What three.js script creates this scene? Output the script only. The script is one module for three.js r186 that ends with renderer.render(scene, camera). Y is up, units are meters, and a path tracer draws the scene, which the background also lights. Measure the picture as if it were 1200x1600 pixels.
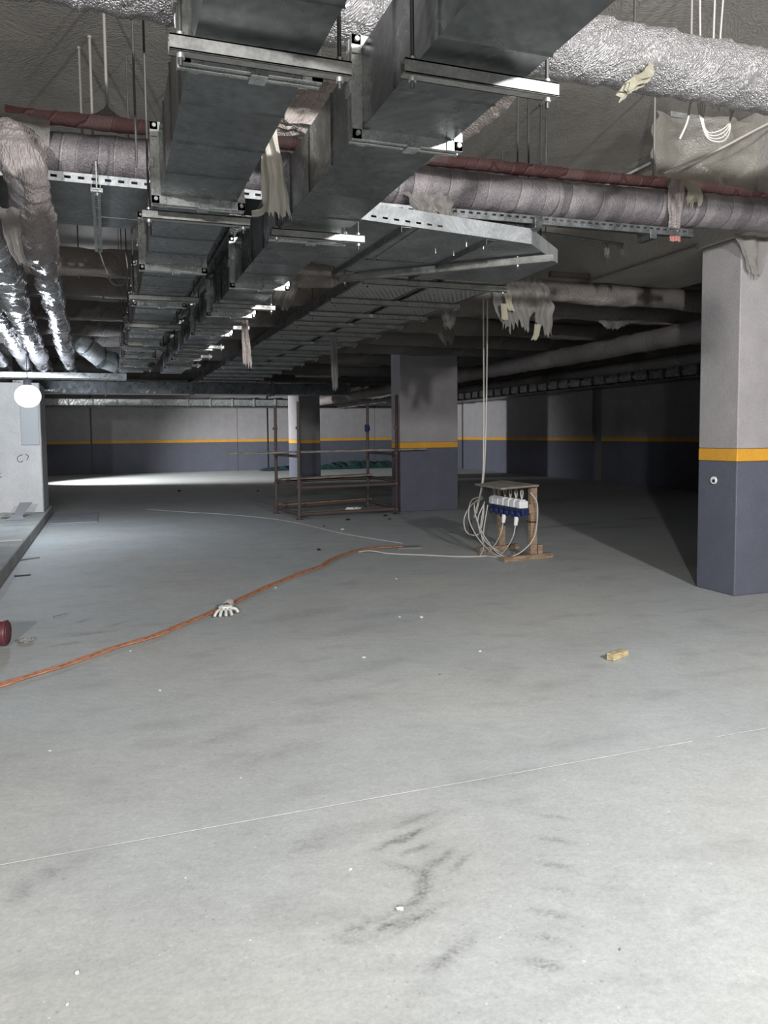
import * as THREE from 'three';
import { RoundedBoxGeometry } from 'three/addons/geometries/RoundedBoxGeometry.js';
import { mergeGeometries } from 'three/addons/utils/BufferGeometryUtils.js';
import { ImprovedNoise } from 'three/addons/math/ImprovedNoise.js';
import { RectAreaLightUniformsLib } from 'three/addons/lights/RectAreaLightUniformsLib.js';

// ---------------------------------------------------------------- camera, exposure, lights
const scene = new THREE.Scene();
scene.background = new THREE.Color(0x000000);
const V = (x, y, D) => new THREE.Vector3(x, y, -D);          // D = metres away from the camera along the ducts
const camera = new THREE.PerspectiveCamera(67.38, 1200 / 1600, 0.05, 120);
{
  const a = THREE.MathUtils.degToRad(19.7), p = THREE.MathUtils.degToRad(3.9), roll = 0.010;
  const F = V(Math.sin(a) * Math.cos(p), -Math.sin(p), Math.cos(a) * Math.cos(p));
  const R = V(Math.cos(a), 0, -Math.sin(a));
  const U = V(Math.sin(a) * Math.sin(p), Math.cos(p), Math.cos(a) * Math.sin(p));
  camera.position.set(0, 1.5, 0);
  camera.up.copy(U.multiplyScalar(Math.cos(roll)).addScaledVector(R, Math.sin(roll)));
  camera.lookAt(camera.position.clone().add(F));
  camera.setViewOffset(1200, 1600, 0, 40.2, 1200, 1600);
  camera.updateProjectionMatrix();
}
const renderer = new THREE.WebGLRenderer({ antialias: true });
renderer.toneMapping = THREE.LinearToneMapping;
renderer.toneMappingExposure = 1.0;
renderer.shadowMap.enabled = true;
RectAreaLightUniformsLib.init();

// site floodlights: position, aim, candela, colour, half angle
const FLOODS = {
  key:  { at: [2.7, 3.27, -1.9],  aim: [3.0, 0.8, 5.6],   I: 158, col: [1.0, 0.995, 0.985], ang: 1.42, size: 0.26 },
  side: { at: [-2.5, 2.9, -4.6],  aim: [2.5, 0.6, 4],     I: 250,  col: [1.0, 0.99, 0.98], ang: 1.25, size: 0.20 },
  wall: { at: [-1.075, 2.098, 12.3], I: 14,  col: [0.80, 0.89, 1.0], size: 0.355 },
  far:  { at: [-4.0, 2.3, 26.2],  aim: [4.6, 0.0, 28.7],  I: 680, col: [0.95, 0.98, 1.0], ang: 0.62, size: 0.24 },
};

// ---------------------------------------------------------------- small tools
const noise3 = new ImprovedNoise();
const nz = (x, y, z = 0) => noise3.noise(x, y, z);
const fbm = (x, y, z = 0, o = 4) => { let s = 0, a = 1, t = 0; for (let i = 0; i < o; i++) { s += a * nz(x, y, z + i * 7.3); t += a; a *= 0.5; x *= 2.03; y *= 2.03; z *= 2.03; } return s / t; };
let seed = 12345;
const rnd = () => { seed = (seed * 1664525 + 1013904223) >>> 0; return seed / 4294967296; };
const rr = (a, b) => a + (b - a) * rnd();
const used = {};
function numbered(n) { const k = used[n] = (used[n] ?? -1) + 1; return k ? `${n}_${String(k).padStart(3, '0')}` : n; }
function tag(o, label, category, group, kind) {
  o.userData.label = label; if (category) o.userData.category = category;
  if (group) o.userData.group = group; if (kind) o.userData.kind = kind; return o;
}
function shadows(o) { o.castShadow = true; o.receiveShadow = true; return o; }
function thing(name, label, category, pos = [0, 0, 0], group, kind) {
  const o = new THREE.Group(); o.name = numbered(name); scene.add(o);
  o.position.set(pos[0], pos[1], -pos[2]); return tag(o, label, category, group, kind);
}
// geometries are written in world coordinates; a part is moved into its thing's own frame
function part(name, geos, mat, parent) {
  const list = (Array.isArray(geos) ? geos : [geos]).map(g => { const h = g.index ? g.toNonIndexed() : g; for (const k of Object.keys(h.attributes)) if (!['position', 'normal', 'uv'].includes(k)) h.deleteAttribute(k); return h; });
  const g = list.length > 1 ? mergeGeometries(list) : list[0];
  const m = shadows(new THREE.Mesh(g, mat)); m.name = name;
  let off = new THREE.Vector3(); for (let p = parent; p && p !== scene; p = p.parent) off.add(p.position);
  g.translate(-off.x, -off.y, -off.z);
  parent.add(m); return m;
}
function single(name, geos, mat, label, category, group, kind) {      // a thing of one mesh, its origin at its base
  const list = Array.isArray(geos) ? geos : [geos];
  const m = part(numbered(name), list, mat, scene); m.geometry.computeBoundingBox();
  const b = m.geometry.boundingBox, c = new THREE.Vector3((b.min.x + b.max.x) / 2, b.min.y, (b.min.z + b.max.z) / 2);
  m.geometry.translate(-c.x, -c.y, -c.z); m.position.copy(c); return tag(m, label, category, group, kind);
}
function planarUV(g, s = 1) {                                           // uv in metres from the dominant face direction
  const n = g.index ? g.toNonIndexed() : g, p = n.attributes.position, q = n.attributes.normal, uv = new Float32Array(p.count * 2);
  for (let i = 0; i < p.count; i += 3) {
    let ax = 0, ay = 0, az = 0; for (let k = 0; k < 3; k++) { ax += q.getX(i + k); ay += q.getY(i + k); az += q.getZ(i + k); }
    ax = Math.abs(ax); ay = Math.abs(ay); az = Math.abs(az);
    for (let k = 0; k < 3; k++) { const x = p.getX(i + k), y = p.getY(i + k), z = p.getZ(i + k);
      const [u, v] = ay >= ax && ay >= az ? [x, z] : ax >= az ? [z, y] : [x, y]; uv[2 * (i + k)] = u * s; uv[2 * (i + k) + 1] = v * s; }
  }
  n.setAttribute('uv', new THREE.BufferAttribute(uv, 2)); return n;
}
function bx(x0, x1, y0, y1, D0, D1, r = 0.004) {                        // box between two corners, edges rounded
  const w = x1 - x0, h = y1 - y0, d = Math.abs(D1 - D0), m = Math.min(w, h, d);
  const g = r > 0 ? new RoundedBoxGeometry(w, h, d, 1, Math.min(r, m * 0.3)) : new THREE.BoxGeometry(w, h, d);
  g.translate((x0 + x1) / 2, (y0 + y1) / 2, -(D0 + D1) / 2); return planarUV(g);
}
function bar(a, b, w, h, r = 0.003) {                                   // rectangular bar between two points
  const L = a.distanceTo(b), g = new RoundedBoxGeometry(w, h, L, 1, Math.min(r, w * 0.3, h * 0.3)); const gg = planarUV(g);
  const m = new THREE.Matrix4().lookAt(a, b, Math.abs(b.y - a.y) > 0.95 * L ? new THREE.Vector3(1, 0, 0) : new THREE.Vector3(0, 1, 0));
  m.setPosition(a.clone().add(b).multiplyScalar(0.5)); gg.applyMatrix4(m); return gg;
}
function rod(a, b, r, seg = 8) {
  const L = a.distanceTo(b), g = new THREE.CylinderGeometry(r, r, L, seg);
  g.applyQuaternion(new THREE.Quaternion().setFromUnitVectors(new THREE.Vector3(0, 1, 0), b.clone().sub(a).normalize()));
  const c = a.clone().add(b).multiplyScalar(0.5); g.translate(c.x, c.y, c.z); return g;
}
function cable(pts, r, n = 60, seg = 6) { return new THREE.TubeGeometry(new THREE.CatmullRomCurve3(pts, false, 'centripetal'), n, r, seg); }
// an insulated / wrapped pipe: swept round, with lumps, wrap ridges and sag; uv in metres
function wrapPipe(pts, r, o = {}) {
  const curve = pts.length > 2 ? new THREE.CatmullRomCurve3(pts, false, 'centripetal') : new THREE.LineCurve3(pts[0], pts[1]);
  const L = curve.getLength(), n = o.n ?? Math.max(8, Math.round(L / (o.step ?? 0.06))), m = o.seg ?? 20;
  const fr = curve.computeFrenetFrames(n, false), pos = [], uv = [], idx = [], P = new THREE.Vector3();
  const k = o.seed ?? rr(0, 50), amp = o.amp ?? 0.008, rid = o.ridge ?? 0, pitch = o.pitch ?? 0.15, skew = o.skew ?? 0.25;
  for (let i = 0; i <= n; i++) {
    const s = i / n * L; curve.getPointAt(i / n, P); const lump = (o.lump ?? 0) * fbm(s * 1.6, k, 0, 2);
    for (let j = 0; j <= m; j++) {
      const t = j / m * Math.PI * 2, c = Math.cos(t), q = Math.sin(t);
      let d = lump + amp * fbm(s * 5 + k, c * 1.5, q * 1.5, 3);
      if (rid) { const ph = s / pitch + skew * c + 0.35 * nz(s * 3 + k, c * 2, q * 2); const f = ph - Math.floor(ph); d += rid * (Math.pow(f, 3) - 0.3) + rid * 0.5 * nz(s * 26, c * 2 + k, q * 2); }
      if (o.endTaper && (i === 0 || i === n)) d -= r * 0.5;
      const R = r + d, N = fr.normals[i], B = fr.binormals[i];
      pos.push(P.x + R * (c * N.x + q * B.x), P.y + R * (c * N.y + q * B.y), P.z + R * (c * N.z + q * B.z));
      uv.push(s, j / m * Math.PI * 2 * r);
    }
  }
  for (let i = 0; i < n; i++) for (let j = 0; j < m; j++) { const a = i * (m + 1) + j, b = a + m + 1; idx.push(a, a + 1, b, b, a + 1, b + 1); }
  const g = new THREE.BufferGeometry(); g.setAttribute('position', new THREE.Float32BufferAttribute(pos, 3)); g.setAttribute('uv', new THREE.Float32BufferAttribute(uv, 2)); g.setIndex(idx); g.computeVertexNormals();
  const N = g.attributes.normal;                                        // smooth the seam
  for (let i = 0; i <= n; i++) { const a = i * (m + 1), b = a + m; const v = new THREE.Vector3(N.getX(a) + N.getX(b), N.getY(a) + N.getY(b), N.getZ(a) + N.getZ(b)).normalize(); N.setXYZ(a, v.x, v.y, v.z); N.setXYZ(b, v.x, v.y, v.z); }
  return g;
}
// a hanging tatter of film or cloth: centre line, width along it, direction across, folds, torn lower end
function tatter(pts, wid, across, o = {}) {
  const curve = new THREE.CatmullRomCurve3(pts, false, 'centripetal'), n = o.n ?? 30, m = o.m ?? 26, k = o.seed ?? rr(0, 90);
  const A = across.clone().normalize(), T = new THREE.Vector3(), P = new THREE.Vector3(), pos = [], uv = [], idx = [];
  for (let i = 0; i <= n; i++) for (let j = 0; j <= m; j++) {
    const u = j / m - 0.5, torn = o.torn ?? 0.12;
    let t = i / n * (1 - torn * (0.5 + 0.9 * nz(u * (o.tearF ?? 9) + k, k * 0.7) + 0.55 * nz(u * 31 + k, k))); t = Math.max(0, Math.min(1, t));
    curve.getPointAt(t, P); curve.getTangentAt(t, T);
    const Nn = new THREE.Vector3().crossVectors(A, T).normalize(), w = wid(t);
    const f = (o.fold ?? 0.02) * (Math.sin(u * (o.folds ?? 3) * 6.28 + k + 1.3 * nz(t * 3, k)) + 0.6 * nz(u * 7 + k, t * 4));
    P.addScaledVector(A, u * w + 0.1 * w * nz(t * 5, u * 3 + k)).addScaledVector(Nn, f);
    pos.push(P.x, P.y, P.z); uv.push(u * w, t);
  }
  for (let i = 0; i < n; i++) for (let j = 0; j < m; j++) { const a = i * (m + 1) + j, b = a + m + 1; idx.push(a, b, a + 1, b, b + 1, a + 1); }
  const g = new THREE.BufferGeometry(); g.setAttribute('position', new THREE.Float32BufferAttribute(pos, 3)); g.setAttribute('uv', new THREE.Float32BufferAttribute(uv, 2)); g.setIndex(idx); g.computeVertexNormals(); return g;
}
function lumpy(w, h, d, amp, fq, det = 4, k = 0) {                       // a lump with noise on it, centred at 0
  const g = new THREE.IcosahedronGeometry(1, det), p = g.attributes.position;
  for (let i = 0; i < p.count; i++) { const x = p.getX(i), y = p.getY(i), z = p.getZ(i), e = Math.pow(Math.max(Math.abs(x), Math.abs(y), Math.abs(z)), -0.35), s = e * (1 + amp * fbm(x * fq + k, y * fq, z * fq, 3)); p.setXYZ(i, x * s * w / 2, y * s * h / 2, z * s * d / 2); }
  g.computeVertexNormals(); return g;
}
// flat strip with a row of slots, extruded: lies in local x (length) / y (height), thickness t
function slotStrip(L, h, t, o = {}) {
  const s = new THREE.Shape([new THREE.Vector2(0, 0), new THREE.Vector2(L, 0), new THREE.Vector2(L, h), new THREE.Vector2(0, h)]);
  const pw = o.slot ?? 0.03, ph = o.slotH ?? 0.012, pitch = o.pitch ?? 0.06;
  for (const y of o.rows ?? [h * 0.5]) for (let x = pitch * 0.7; x < L - pw - 0.01; x += pitch) s.holes.push(new THREE.Path([new THREE.Vector2(x, y - ph / 2), new THREE.Vector2(x, y + ph / 2), new THREE.Vector2(x + pw, y + ph / 2), new THREE.Vector2(x + pw, y - ph / 2)]));
  return new THREE.ExtrudeGeometry(s, { depth: t, bevelEnabled: false });
}
function slotBetween(a, b, h, o = {}) {                                  // upright slotted strip from a to b (bottom edge)
  const L = a.distanceTo(b), g = slotStrip(L, h, 0.003, o), d = b.clone().sub(a).normalize(), up = o.up ?? new THREE.Vector3(0, 1, 0);
  const m = new THREE.Matrix4().makeBasis(d, up, new THREE.Vector3().crossVectors(d, up)); g.applyMatrix4(m); g.translate(a.x, a.y, a.z); return planarUV(g);
}

// ---------------------------------------------------------------- textures
function dataTex(w, h, fn, srgb = false) {
  const d = new Uint8Array(w * h * 4);
  for (let y = 0; y < h; y++) for (let x = 0; x < w; x++) { const c = fn(x, y), i = (y * w + x) * 4; d[i] = c[0]; d[i + 1] = c[1] ?? c[0]; d[i + 2] = c[2] ?? c[0]; d[i + 3] = 255; }
  const t = new THREE.DataTexture(d, w, h); t.wrapS = t.wrapT = THREE.RepeatWrapping; t.magFilter = THREE.LinearFilter; t.minFilter = THREE.LinearMipmapLinearFilter; t.generateMipmaps = true;
  if (srgb) t.colorSpace = THREE.SRGBColorSpace; t.needsUpdate = true; return t;
}
const cl = v => Math.max(0, Math.min(255, v));
// tileable noise on a w x w torus
function tileN(x, y, w, f, k, o = 3) { const a = x / w * 6.28318, b = y / w * 6.28318; let s = 0, am = 1, t = 0; for (let i = 0; i < o; i++) { const q = f * Math.pow(2, i) / 6.28; s += am * noise3.noise(Math.cos(a) * q + k, Math.sin(a) * q + Math.cos(b) * q * 0.9 + i, Math.sin(b) * q + k * 0.37); t += am; am *= 0.55; } return s / t; }
const rep = (t, x, y = x) => { const c = t.clone(); c.repeat.set(x, y); c.needsUpdate = true; return c; };
const stippleBump = dataTex(512, 512, (x, y) => [cl(128 + 150 * tileN(x, y, 512, 60, 3, 2))]);
const plasterCol = (r, g, b, amt) => dataTex(512, 512, (x, y) => { const n = 1 + amt * tileN(x, y, 512, 5, 9, 5) + amt * 0.5 * tileN(x, y, 512, 70, 2, 2); return [cl(r * n), cl(g * n), cl(b * n)]; }, true);
const foilBump = dataTex(512, 512, (x, y) => { const a = Math.abs(tileN(x, y, 512, 38, 1, 2)), b = Math.abs(tileN(x, y, 512, 80, 5, 2)); return [cl(30 + 500 * a + 330 * b)]; });
const foilRough = dataTex(256, 256, (x, y) => { const n = tileN(x, y, 256, 16, 4, 4); return [255, cl(120 + 230 * n), 255]; });
const galvRough = dataTex(512, 512, (x, y) => { const n = tileN(x, y, 512, 7, 8, 5), m = tileN(x, y, 512, 60, 8, 2); return [255, cl(150 + 150 * n + 60 * m), 255]; });
const galvMap = dataTex(512, 512, (x, y) => { const n = tileN(x, y, 512, 5, 2, 5), m = tileN(x, y, 512, 50, 6, 2), v = 215 + 70 * n + 36 * m; return [cl(v), cl(v + 2), cl(v + 3)]; }, true);
const bandMap = (c0, c1, k, pitch) => dataTex(1024, 128, (x, y) => {      // spiral wrap of film over foil
  const s = x / 1024, a = y / 128 * 6.283, ph = s * pitch * 1.6 + 0.22 * Math.cos(a + k) + 0.9 * tileN(x, y, 1024, 7, k, 2), b = Math.floor(ph), f = ph - b;
  const hsh = Math.abs(Math.sin((b + 40) * 12.9898 + k) * 43758.5) % 1; let e = 0.05 + 0.9 * hsh + 0.5 * tileN(x * 4, y * 8, 1024, 40, k + 1, 3); if (f < 0.07) e += 0.35; if (f > 0.93) e -= 0.45; const w = Math.max(-0.25, Math.min(1, e));
  return [cl(c0[0] + (c1[0] - c0[0]) * w), cl(c0[1] + (c1[1] - c0[1]) * w), cl(c0[2] + (c1[2] - c0[2]) * w)]; }, true);
const perfAlpha = dataTex(128, 128, (x, y) => { const u = x / 128 * 4, v = y / 128 * 4, row = Math.floor(v), fu = (u + (row % 2) * 0.5) % 1, fv = v % 1; return [(Math.abs(fu - 0.5) < 0.33 && Math.abs(fv - 0.5) < 0.2) ? 0 : 255]; });
const woodMap = (r, g, b) => dataTex(256, 256, (x, y) => { const n = tileN(x * 0.6, y * 9, 256, 6, 2, 4), m = tileN(x, y, 256, 9, 7, 4), v = 1 + 0.55 * n + 0.3 * m; return [cl(r * v), cl(g * v), cl(b * v)]; }, true);

// ---------------------------------------------------------------- materials
const lin = (r, g, b = g) => new THREE.Color().setRGB(r, g, b);
const std = o => new THREE.MeshStandardMaterial(o), phy = o => new THREE.MeshPhysicalMaterial(o);
const M = {
  upper: std({ map: rep(plasterCol(150, 146, 147, 0.10), 0.7), bumpMap: rep(stippleBump, 2), bumpScale: 0.004, roughness: 0.72 }),
  lower: std({ map: rep(plasterCol(86, 88, 100, 0.10), 0.7), bumpMap: rep(stippleBump, 2), bumpScale: 0.004, roughness: 0.6 }),
  stripe: std({ map: rep(plasterCol(206, 150, 50, 0.12), 0.9), bumpMap: rep(stippleBump, 2), bumpScale: 0.004, roughness: 0.6 }),
  white: std({ map: rep(plasterCol(196, 194, 192, 0.10), 0.5), bumpMap: rep(stippleBump, 2), bumpScale: 0.003, roughness: 0.8 }),
  concrete: std({ map: rep(plasterCol(162, 158, 152, 0.16), 0.35), bumpMap: rep(stippleBump, 1), bumpScale: 0.003, roughness: 0.9 }),
  kerb: std({ map: rep(plasterCol(150, 151, 148, 0.22), 0.5), bumpMap: rep(stippleBump, 1.5), bumpScale: 0.004, roughness: 0.9 }),
  groove: std({ color: lin(0.16, 0.16, 0.155), roughness: 0.9 }),
  galv: std({ color: lin(0.30, 0.315, 0.32), map: rep(galvMap, 0.5), metalness: 0.85, roughness: 0.55, roughnessMap: rep(galvRough, 0.6) }),
  galvLight: std({ color: lin(0.60, 0.605, 0.59), map: rep(galvMap, 1.3), metalness: 0.6, roughness: 0.55, roughnessMap: rep(galvRough, 2) }),
  strut: std({ color: lin(0.43, 0.42, 0.40), map: rep(galvMap, 1.6), metalness: 0.35, roughness: 0.7, roughnessMap: rep(galvRough, 2) }),
  trayRail: std({ color: lin(0.50, 0.51, 0.52), map: rep(galvMap, 1.1), metalness: 0.5, roughness: 0.55 }),
  trayDark: std({ color: lin(0.27, 0.28, 0.285), map: rep(galvMap, 1.1), metalness: 0.8, roughness: 0.6, roughnessMap: rep(galvRough, 1.5) }),
  traySheet: std({ color: lin(0.40, 0.41, 0.41), map: rep(galvMap, 0.8), metalness: 0.65, roughness: 0.55, side: THREE.DoubleSide }),
  perf: std({ color: lin(0.46, 0.46, 0.44), metalness: 0.5, roughness: 0.6, alphaMap: rep(perfAlpha, 5), transparent: true, side: THREE.DoubleSide }),
  rod: std({ color: lin(0.10, 0.10, 0.10), metalness: 0.6, roughness: 0.55 }),
  rodPaint: std({ color: lin(0.26, 0.245, 0.225), metalness: 0.2, roughness: 0.7 }),
  zinc: std({ color: lin(0.62, 0.62, 0.6), metalness: 0.8, roughness: 0.4 }),
  foil: phy({ color: lin(0.37, 0.36, 0.365), metalness: 0.55, roughness: 0.75, roughnessMap: rep(foilRough, 2.5), bumpMap: rep(foilBump, 1.6), bumpScale: 0.010 }),
  foilWrap: phy({ map: rep(bandMap([84, 79, 82], [142, 136, 138], 2, 7), 0.8, 1.2), metalness: 0.2, roughness: 0.55, bumpMap: rep(foilBump, 1.8), bumpScale: 0.004, clearcoat: 0.2, clearcoatRoughness: 0.45 }),
  foilDim: phy({ map: rep(bandMap([124, 117, 114], [146, 139, 135], 5, 3), 0.37, 1.2), metalness: 0.3, roughness: 0.55, bumpMap: rep(foilBump, 1.6), bumpScale: 0.008 }),
  foilGrey: phy({ map: rep(bandMap([108, 102, 98], [128, 122, 117], 8, 2), 0.31, 1), metalness: 0.1, roughness: 0.75, bumpMap: rep(foilBump, 1.4), bumpScale: 0.008 }),
  foilShiny: phy({ color: lin(0.36, 0.345, 0.36), metalness: 0.55, roughness: 0.5, roughnessMap: rep(foilRough, 3), bumpMap: rep(foilBump, 0.8), bumpScale: 0.003, clearcoat: 0.5, clearcoatRoughness: 0.2 }),
  red: phy({ map: rep(bandMap([116, 68, 69], [168, 140, 138], 3, 5), 0.9, 2), roughness: 0.55, clearcoat: 0.2, clearcoatRoughness: 0.4 }),
  film: phy({ color: lin(0.44, 0.415, 0.39), transmission: 0.55, roughness: 0.5, thickness: 0, side: THREE.DoubleSide, bumpMap: rep(foilBump, 2), bumpScale: 0.003 }),
  filmClear: phy({ color: lin(0.62, 0.59, 0.53), transmission: 0.72, roughness: 0.28, thickness: 0, side: THREE.DoubleSide, bumpMap: rep(foilBump, 1.1), bumpScale: 0.004 }),
  filmPink: phy({ color: lin(0.38, 0.335, 0.33), transmission: 0.3, roughness: 0.55, thickness: 0, side: THREE.DoubleSide, bumpMap: rep(foilBump, 1.3), bumpScale: 0.008 }),
  cloth: std({ color: lin(0.55, 0.52, 0.465), roughness: 0.85, side: THREE.DoubleSide }),
  clothPink: std({ color: lin(0.36, 0.315, 0.295), roughness: 0.85, side: THREE.DoubleSide, bumpMap: rep(foilBump, 1), bumpScale: 0.008 }),
  filmYellow: phy({ color: lin(0.46, 0.435, 0.33), transmission: 0.35, roughness: 0.5, thickness: 0, side: THREE.DoubleSide, bumpMap: rep(foilBump, 2), bumpScale: 0.004 }),
  tapeY: std({ color: lin(0.38, 0.35, 0.26), roughness: 0.7, side: THREE.DoubleSide }),
  redTip: std({ color: lin(0.30, 0.12, 0.11), roughness: 0.6, side: THREE.DoubleSide }),
  wood: std({ map: rep(woodMap(140, 118, 97), 1.5), roughness: 0.8 }),
  woodPale: std({ map: rep(woodMap(176, 160, 124), 3), roughness: 0.85 }),
  woodGrey: std({ map: rep(woodMap(134, 128, 118), 1.2), roughness: 0.9 }),
  rust: std({ map: rep(woodMap(92, 80, 75), 3), metalness: 0.2, roughness: 0.8 }),
  rustRed: std({ map: rep(woodMap(86, 60, 57), 3), metalness: 0.2, roughness: 0.75 }),
  cableW: std({ color: lin(0.46, 0.44, 0.40), roughness: 0.55 }),
  plastW: std({ color: lin(0.72, 0.72, 0.72), roughness: 0.4 }),
  plastBlue: std({ color: lin(0.010, 0.018, 0.085), roughness: 0.4 }),
  black: std({ color: lin(0.015, 0.015, 0.016), roughness: 0.6 }),
  orange: std({ map: rep(woodMap(172, 118, 88), 4), roughness: 0.6 }),
  bucket: std({ color: lin(0.11, 0.03, 0.036), roughness: 0.45 }),
  glove: std({ color: lin(0.68, 0.68, 0.64), roughness: 0.9 }),
  card: std({ color: lin(0.22, 0.22, 0.22), roughness: 0.9, side: THREE.DoubleSide }),
  paper: std({ color: lin(0.62, 0.62, 0.6), roughness: 0.9, side: THREE.DoubleSide }),
  net: std({ color: lin(0.006, 0.035, 0.035), roughness: 0.9 }),
  patch: std({ color: lin(0.36, 0.37, 0.38), roughness: 0.5 }),
  lampBody: std({ color: lin(0.05, 0.05, 0.055), metalness: 0.4, roughness: 0.5 }),
  mat: std({ map: rep(plasterCol(150, 152, 156, 0.2), 0.8), roughness: 0.6 }),
  chalk: std({ color: lin(0.09, 0.09, 0.1), roughness: 0.95 }),
};

// ---------------------------------------------------------------- floor: slabs with joints, dust and scuffs where the photograph has them
const scuffs = [ // x, D, half length, half width, angle (from x towards D), strength
  [0.85, 2.12, 0.13, 0.020, 0.35, .5], [0.84, 2.19, 0.11, 0.018, 0.3, .55], [0.76, 2.12, 0.09, 0.016, 0.35, .5], [0.93, 2.25, 0.10, 0.02, 0.9, .45], [0.95, 2.31, 0.10, 0.018, 0.95, .5],
  [0.93, 2.38, 0.09, 0.02, 2.4, .4], [1.06, 2.40, 0.10, 0.016, 0.55, .45], [1.00, 2.49, 0.10, 0.015, 0.25, .4], [0.97, 2.57, 0.12, 0.02, 0.2, .55], [1.03, 2.60, 0.10, 0.014, 0.25, .5], [1.07, 2.69, 0.10, 0.014, 0.3, .4],
  [1.11, 2.35, 0.08, 0.014, 0.6, .45], [0.92, 1.95, 0.09, 0.02, 0.55, .4], [0.84, 1.92, 0.07, 0.02, 0.6, .35], [0.66, 2.14, 0.06, 0.02, 0.2, .4], [0.62, 2.10, 0.06, 0.02, 2.6, .3],
  [1.59, 2.52, 0.09, 0.02, 2.5, .28], [1.50, 2.37, 0.09, 0.02, 2.5, .32], [1.42, 2.22, 0.08, 0.02, 2.5, .3], [1.34, 2.10, 0.08, 0.018, 2.5, .25], [1.26, 1.99, 0.07, 0.02, 2.5, .35], [1.18, 1.90, 0.07, 0.018, 2.5, .3], [1.11, 1.80, 0.06, 0.024, 2.5, .55],
  [-0.24, 2.80, 0.05, 0.02, 2.2, .3], [-0.32, 2.70, 0.06, 0.03, 1.2, .25], [-0.18, 6.20, 0.22, 0.03, 0.1, .45], [-0.33, 5.95, 0.16, 0.03, 0.2, .4], [-0.24, 6.66, 0.10, 0.04, 0.8, .35], [0.02, 6.45, 0.14, 0.03, 0.8, .35],
  [1.69, 5.55, 0.4, 0.10, 0.3, .22], [1.52, 6.19, 0.4, 0.12, 0.2, .22], [2.12, 5.94, 0.5, 0.10, 0.2, .2], [0.50, 3.80, 0.3, 0.06, 0.5, .18], [0.7, 3.5, 0.35, 0.06, 0.4, .16], [1.5, 4.6, 0.5, 0.08, 0.4, .14], [0.64, 2.66, 0.12, 0.05, 0.2, .2],
  [6.9, 10.6, 0.9, 0.10, 0.15, .5], [7.4, 10.1, 0.7, 0.08, -0.1, .45], [8.6, 10.9, 0.5, 0.07, 0.1, .5], [6.6, 11.4, 0.6, 0.07, 0.1, .35],
];
function floorTex(x0, x1, D0, D1, w, h, fine) {
  const near = scuffs.filter(([sx, sD, L]) => sx > x0 - 2 * L && sx < x1 + 2 * L && sD > D0 - 2 * L && sD < D1 + 2 * L); let row = -1, act = [];
  return dataTex(w, h, (px, py) => {
    const x = x0 + (px + 0.5) / w * (x1 - x0), D = D1 - (py + 0.5) / h * (D1 - D0);
    const big = fbm(x * 0.35 + 3, D * 0.35, 1, 3), mid = fbm(x * 1.6 + D * 0.5, D * 1.7 - x * 0.4, 5, 5);
    let v = 1 + 0.06 * big + 0.065 * mid; let warm = 0.018 * nz(x * 0.8, D * 0.8, 20);
    if (fine) {                                                          // trowel sweeps and scratches
      const sw = nz(x * 11 + 2 * nz(x, D, 3), D * 17 + x * 6, 9), sw2 = nz(x * 34 - D * 14, D * 46 + x * 9, 4), gr = nz(x * 150, D * 150, 2), gr2 = nz(x * 71, D * 71, 6);
      v *= 1 + 0.032 * sw + 0.04 * sw2 + 0.05 * gr + 0.045 * gr2; const sp = nz(x * 60, D * 60, 13); if (sp > 0.62) v *= 0.9; if (sp < -0.68) v *= 1.14;
      v *= 1 - 0.16 * Math.max(0, fbm(x * 2.4, D * 5, 31, 3) - 0.08);
    }
    if (py !== row) { row = py; act = near.filter(q => Math.abs(q[1] - D) < q[2] * 1.8); }
    for (const [sx, sD, L, W, a, k] of act) { const dx = x - sx, dD = D - sD; if (dx * dx + dD * dD > L * L * 3.2) continue;
      const u = (dx * Math.cos(a) + dD * Math.sin(a)) / L, q = (-dx * Math.sin(a) + dD * Math.cos(a)) / W + 0.5 * nz(u * 2 + sx, sD);
      const g = Math.exp(-(u * u * 1.6 + q * q)) * k * 0.42 * (0.55 + 0.9 * fbm(x * 22, D * 30 + u, 4, 3) + 0.35); if (g > 0) v *= 1 - Math.min(0.6, g * (0.45 + 1.1 * Math.max(0, 0.45 + nz(x * 75, D * 95, 3) + 0.5 * nz(x * 24, D * 40, 8)))); }
    return [cl(170 * v * (1 + warm)), cl(172 * v), cl(171 * v * (1 - warm))];
  }, true);
}
function floorMat(x0, x1, D0, D1, w, h, fine) { const t = floorTex(x0, x1, D0, D1, w, h, fine); t.wrapS = t.wrapT = THREE.ClampToEdgeWrapping; return std({ map: t, roughness: 0.72 }); }
const floor = thing('floor', 'dusty grey concrete garage floor with scuffs and a pale joint', 'floor', [0, 0, 0], null, 'structure');
function slab(x0, x1, D0, D1, w, h, fine) {
  const g = new RoundedBoxGeometry(x1 - x0, 0.2, D1 - D0, 1, 0.0012); g.translate((x0 + x1) / 2, -0.1, -(D0 + D1) / 2);
  const n = g.index ? g.toNonIndexed() : g, p = n.attributes.position, uv = n.attributes.uv;
  for (let i = 0; i < p.count; i++) uv.setXY(i, (p.getX(i) - x0) / (x1 - x0), (D1 + p.getZ(i)) / (D1 - D0));
  return part('slab', n, floorMat(x0, x1, D0, D1, w, h, fine), floor);
}
slab(-1.0, 3.6, 0.9, 2.9085, 1900, 830, true);
slab(-2.0, 5.0, -1.0, 0.9, 256, 96, false);
slab(-2.0, -1.0, 0.9, 2.9085, 128, 256, true);
slab(3.6, 5.0, 0.9, 2.9085, 256, 256, true);
slab(-2.0, 6.0, 2.9165, 12.0, 1500, 1600, true);
slab(6.0, 14.2, 2.9165, 16.0, 768, 1024, false);
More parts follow.
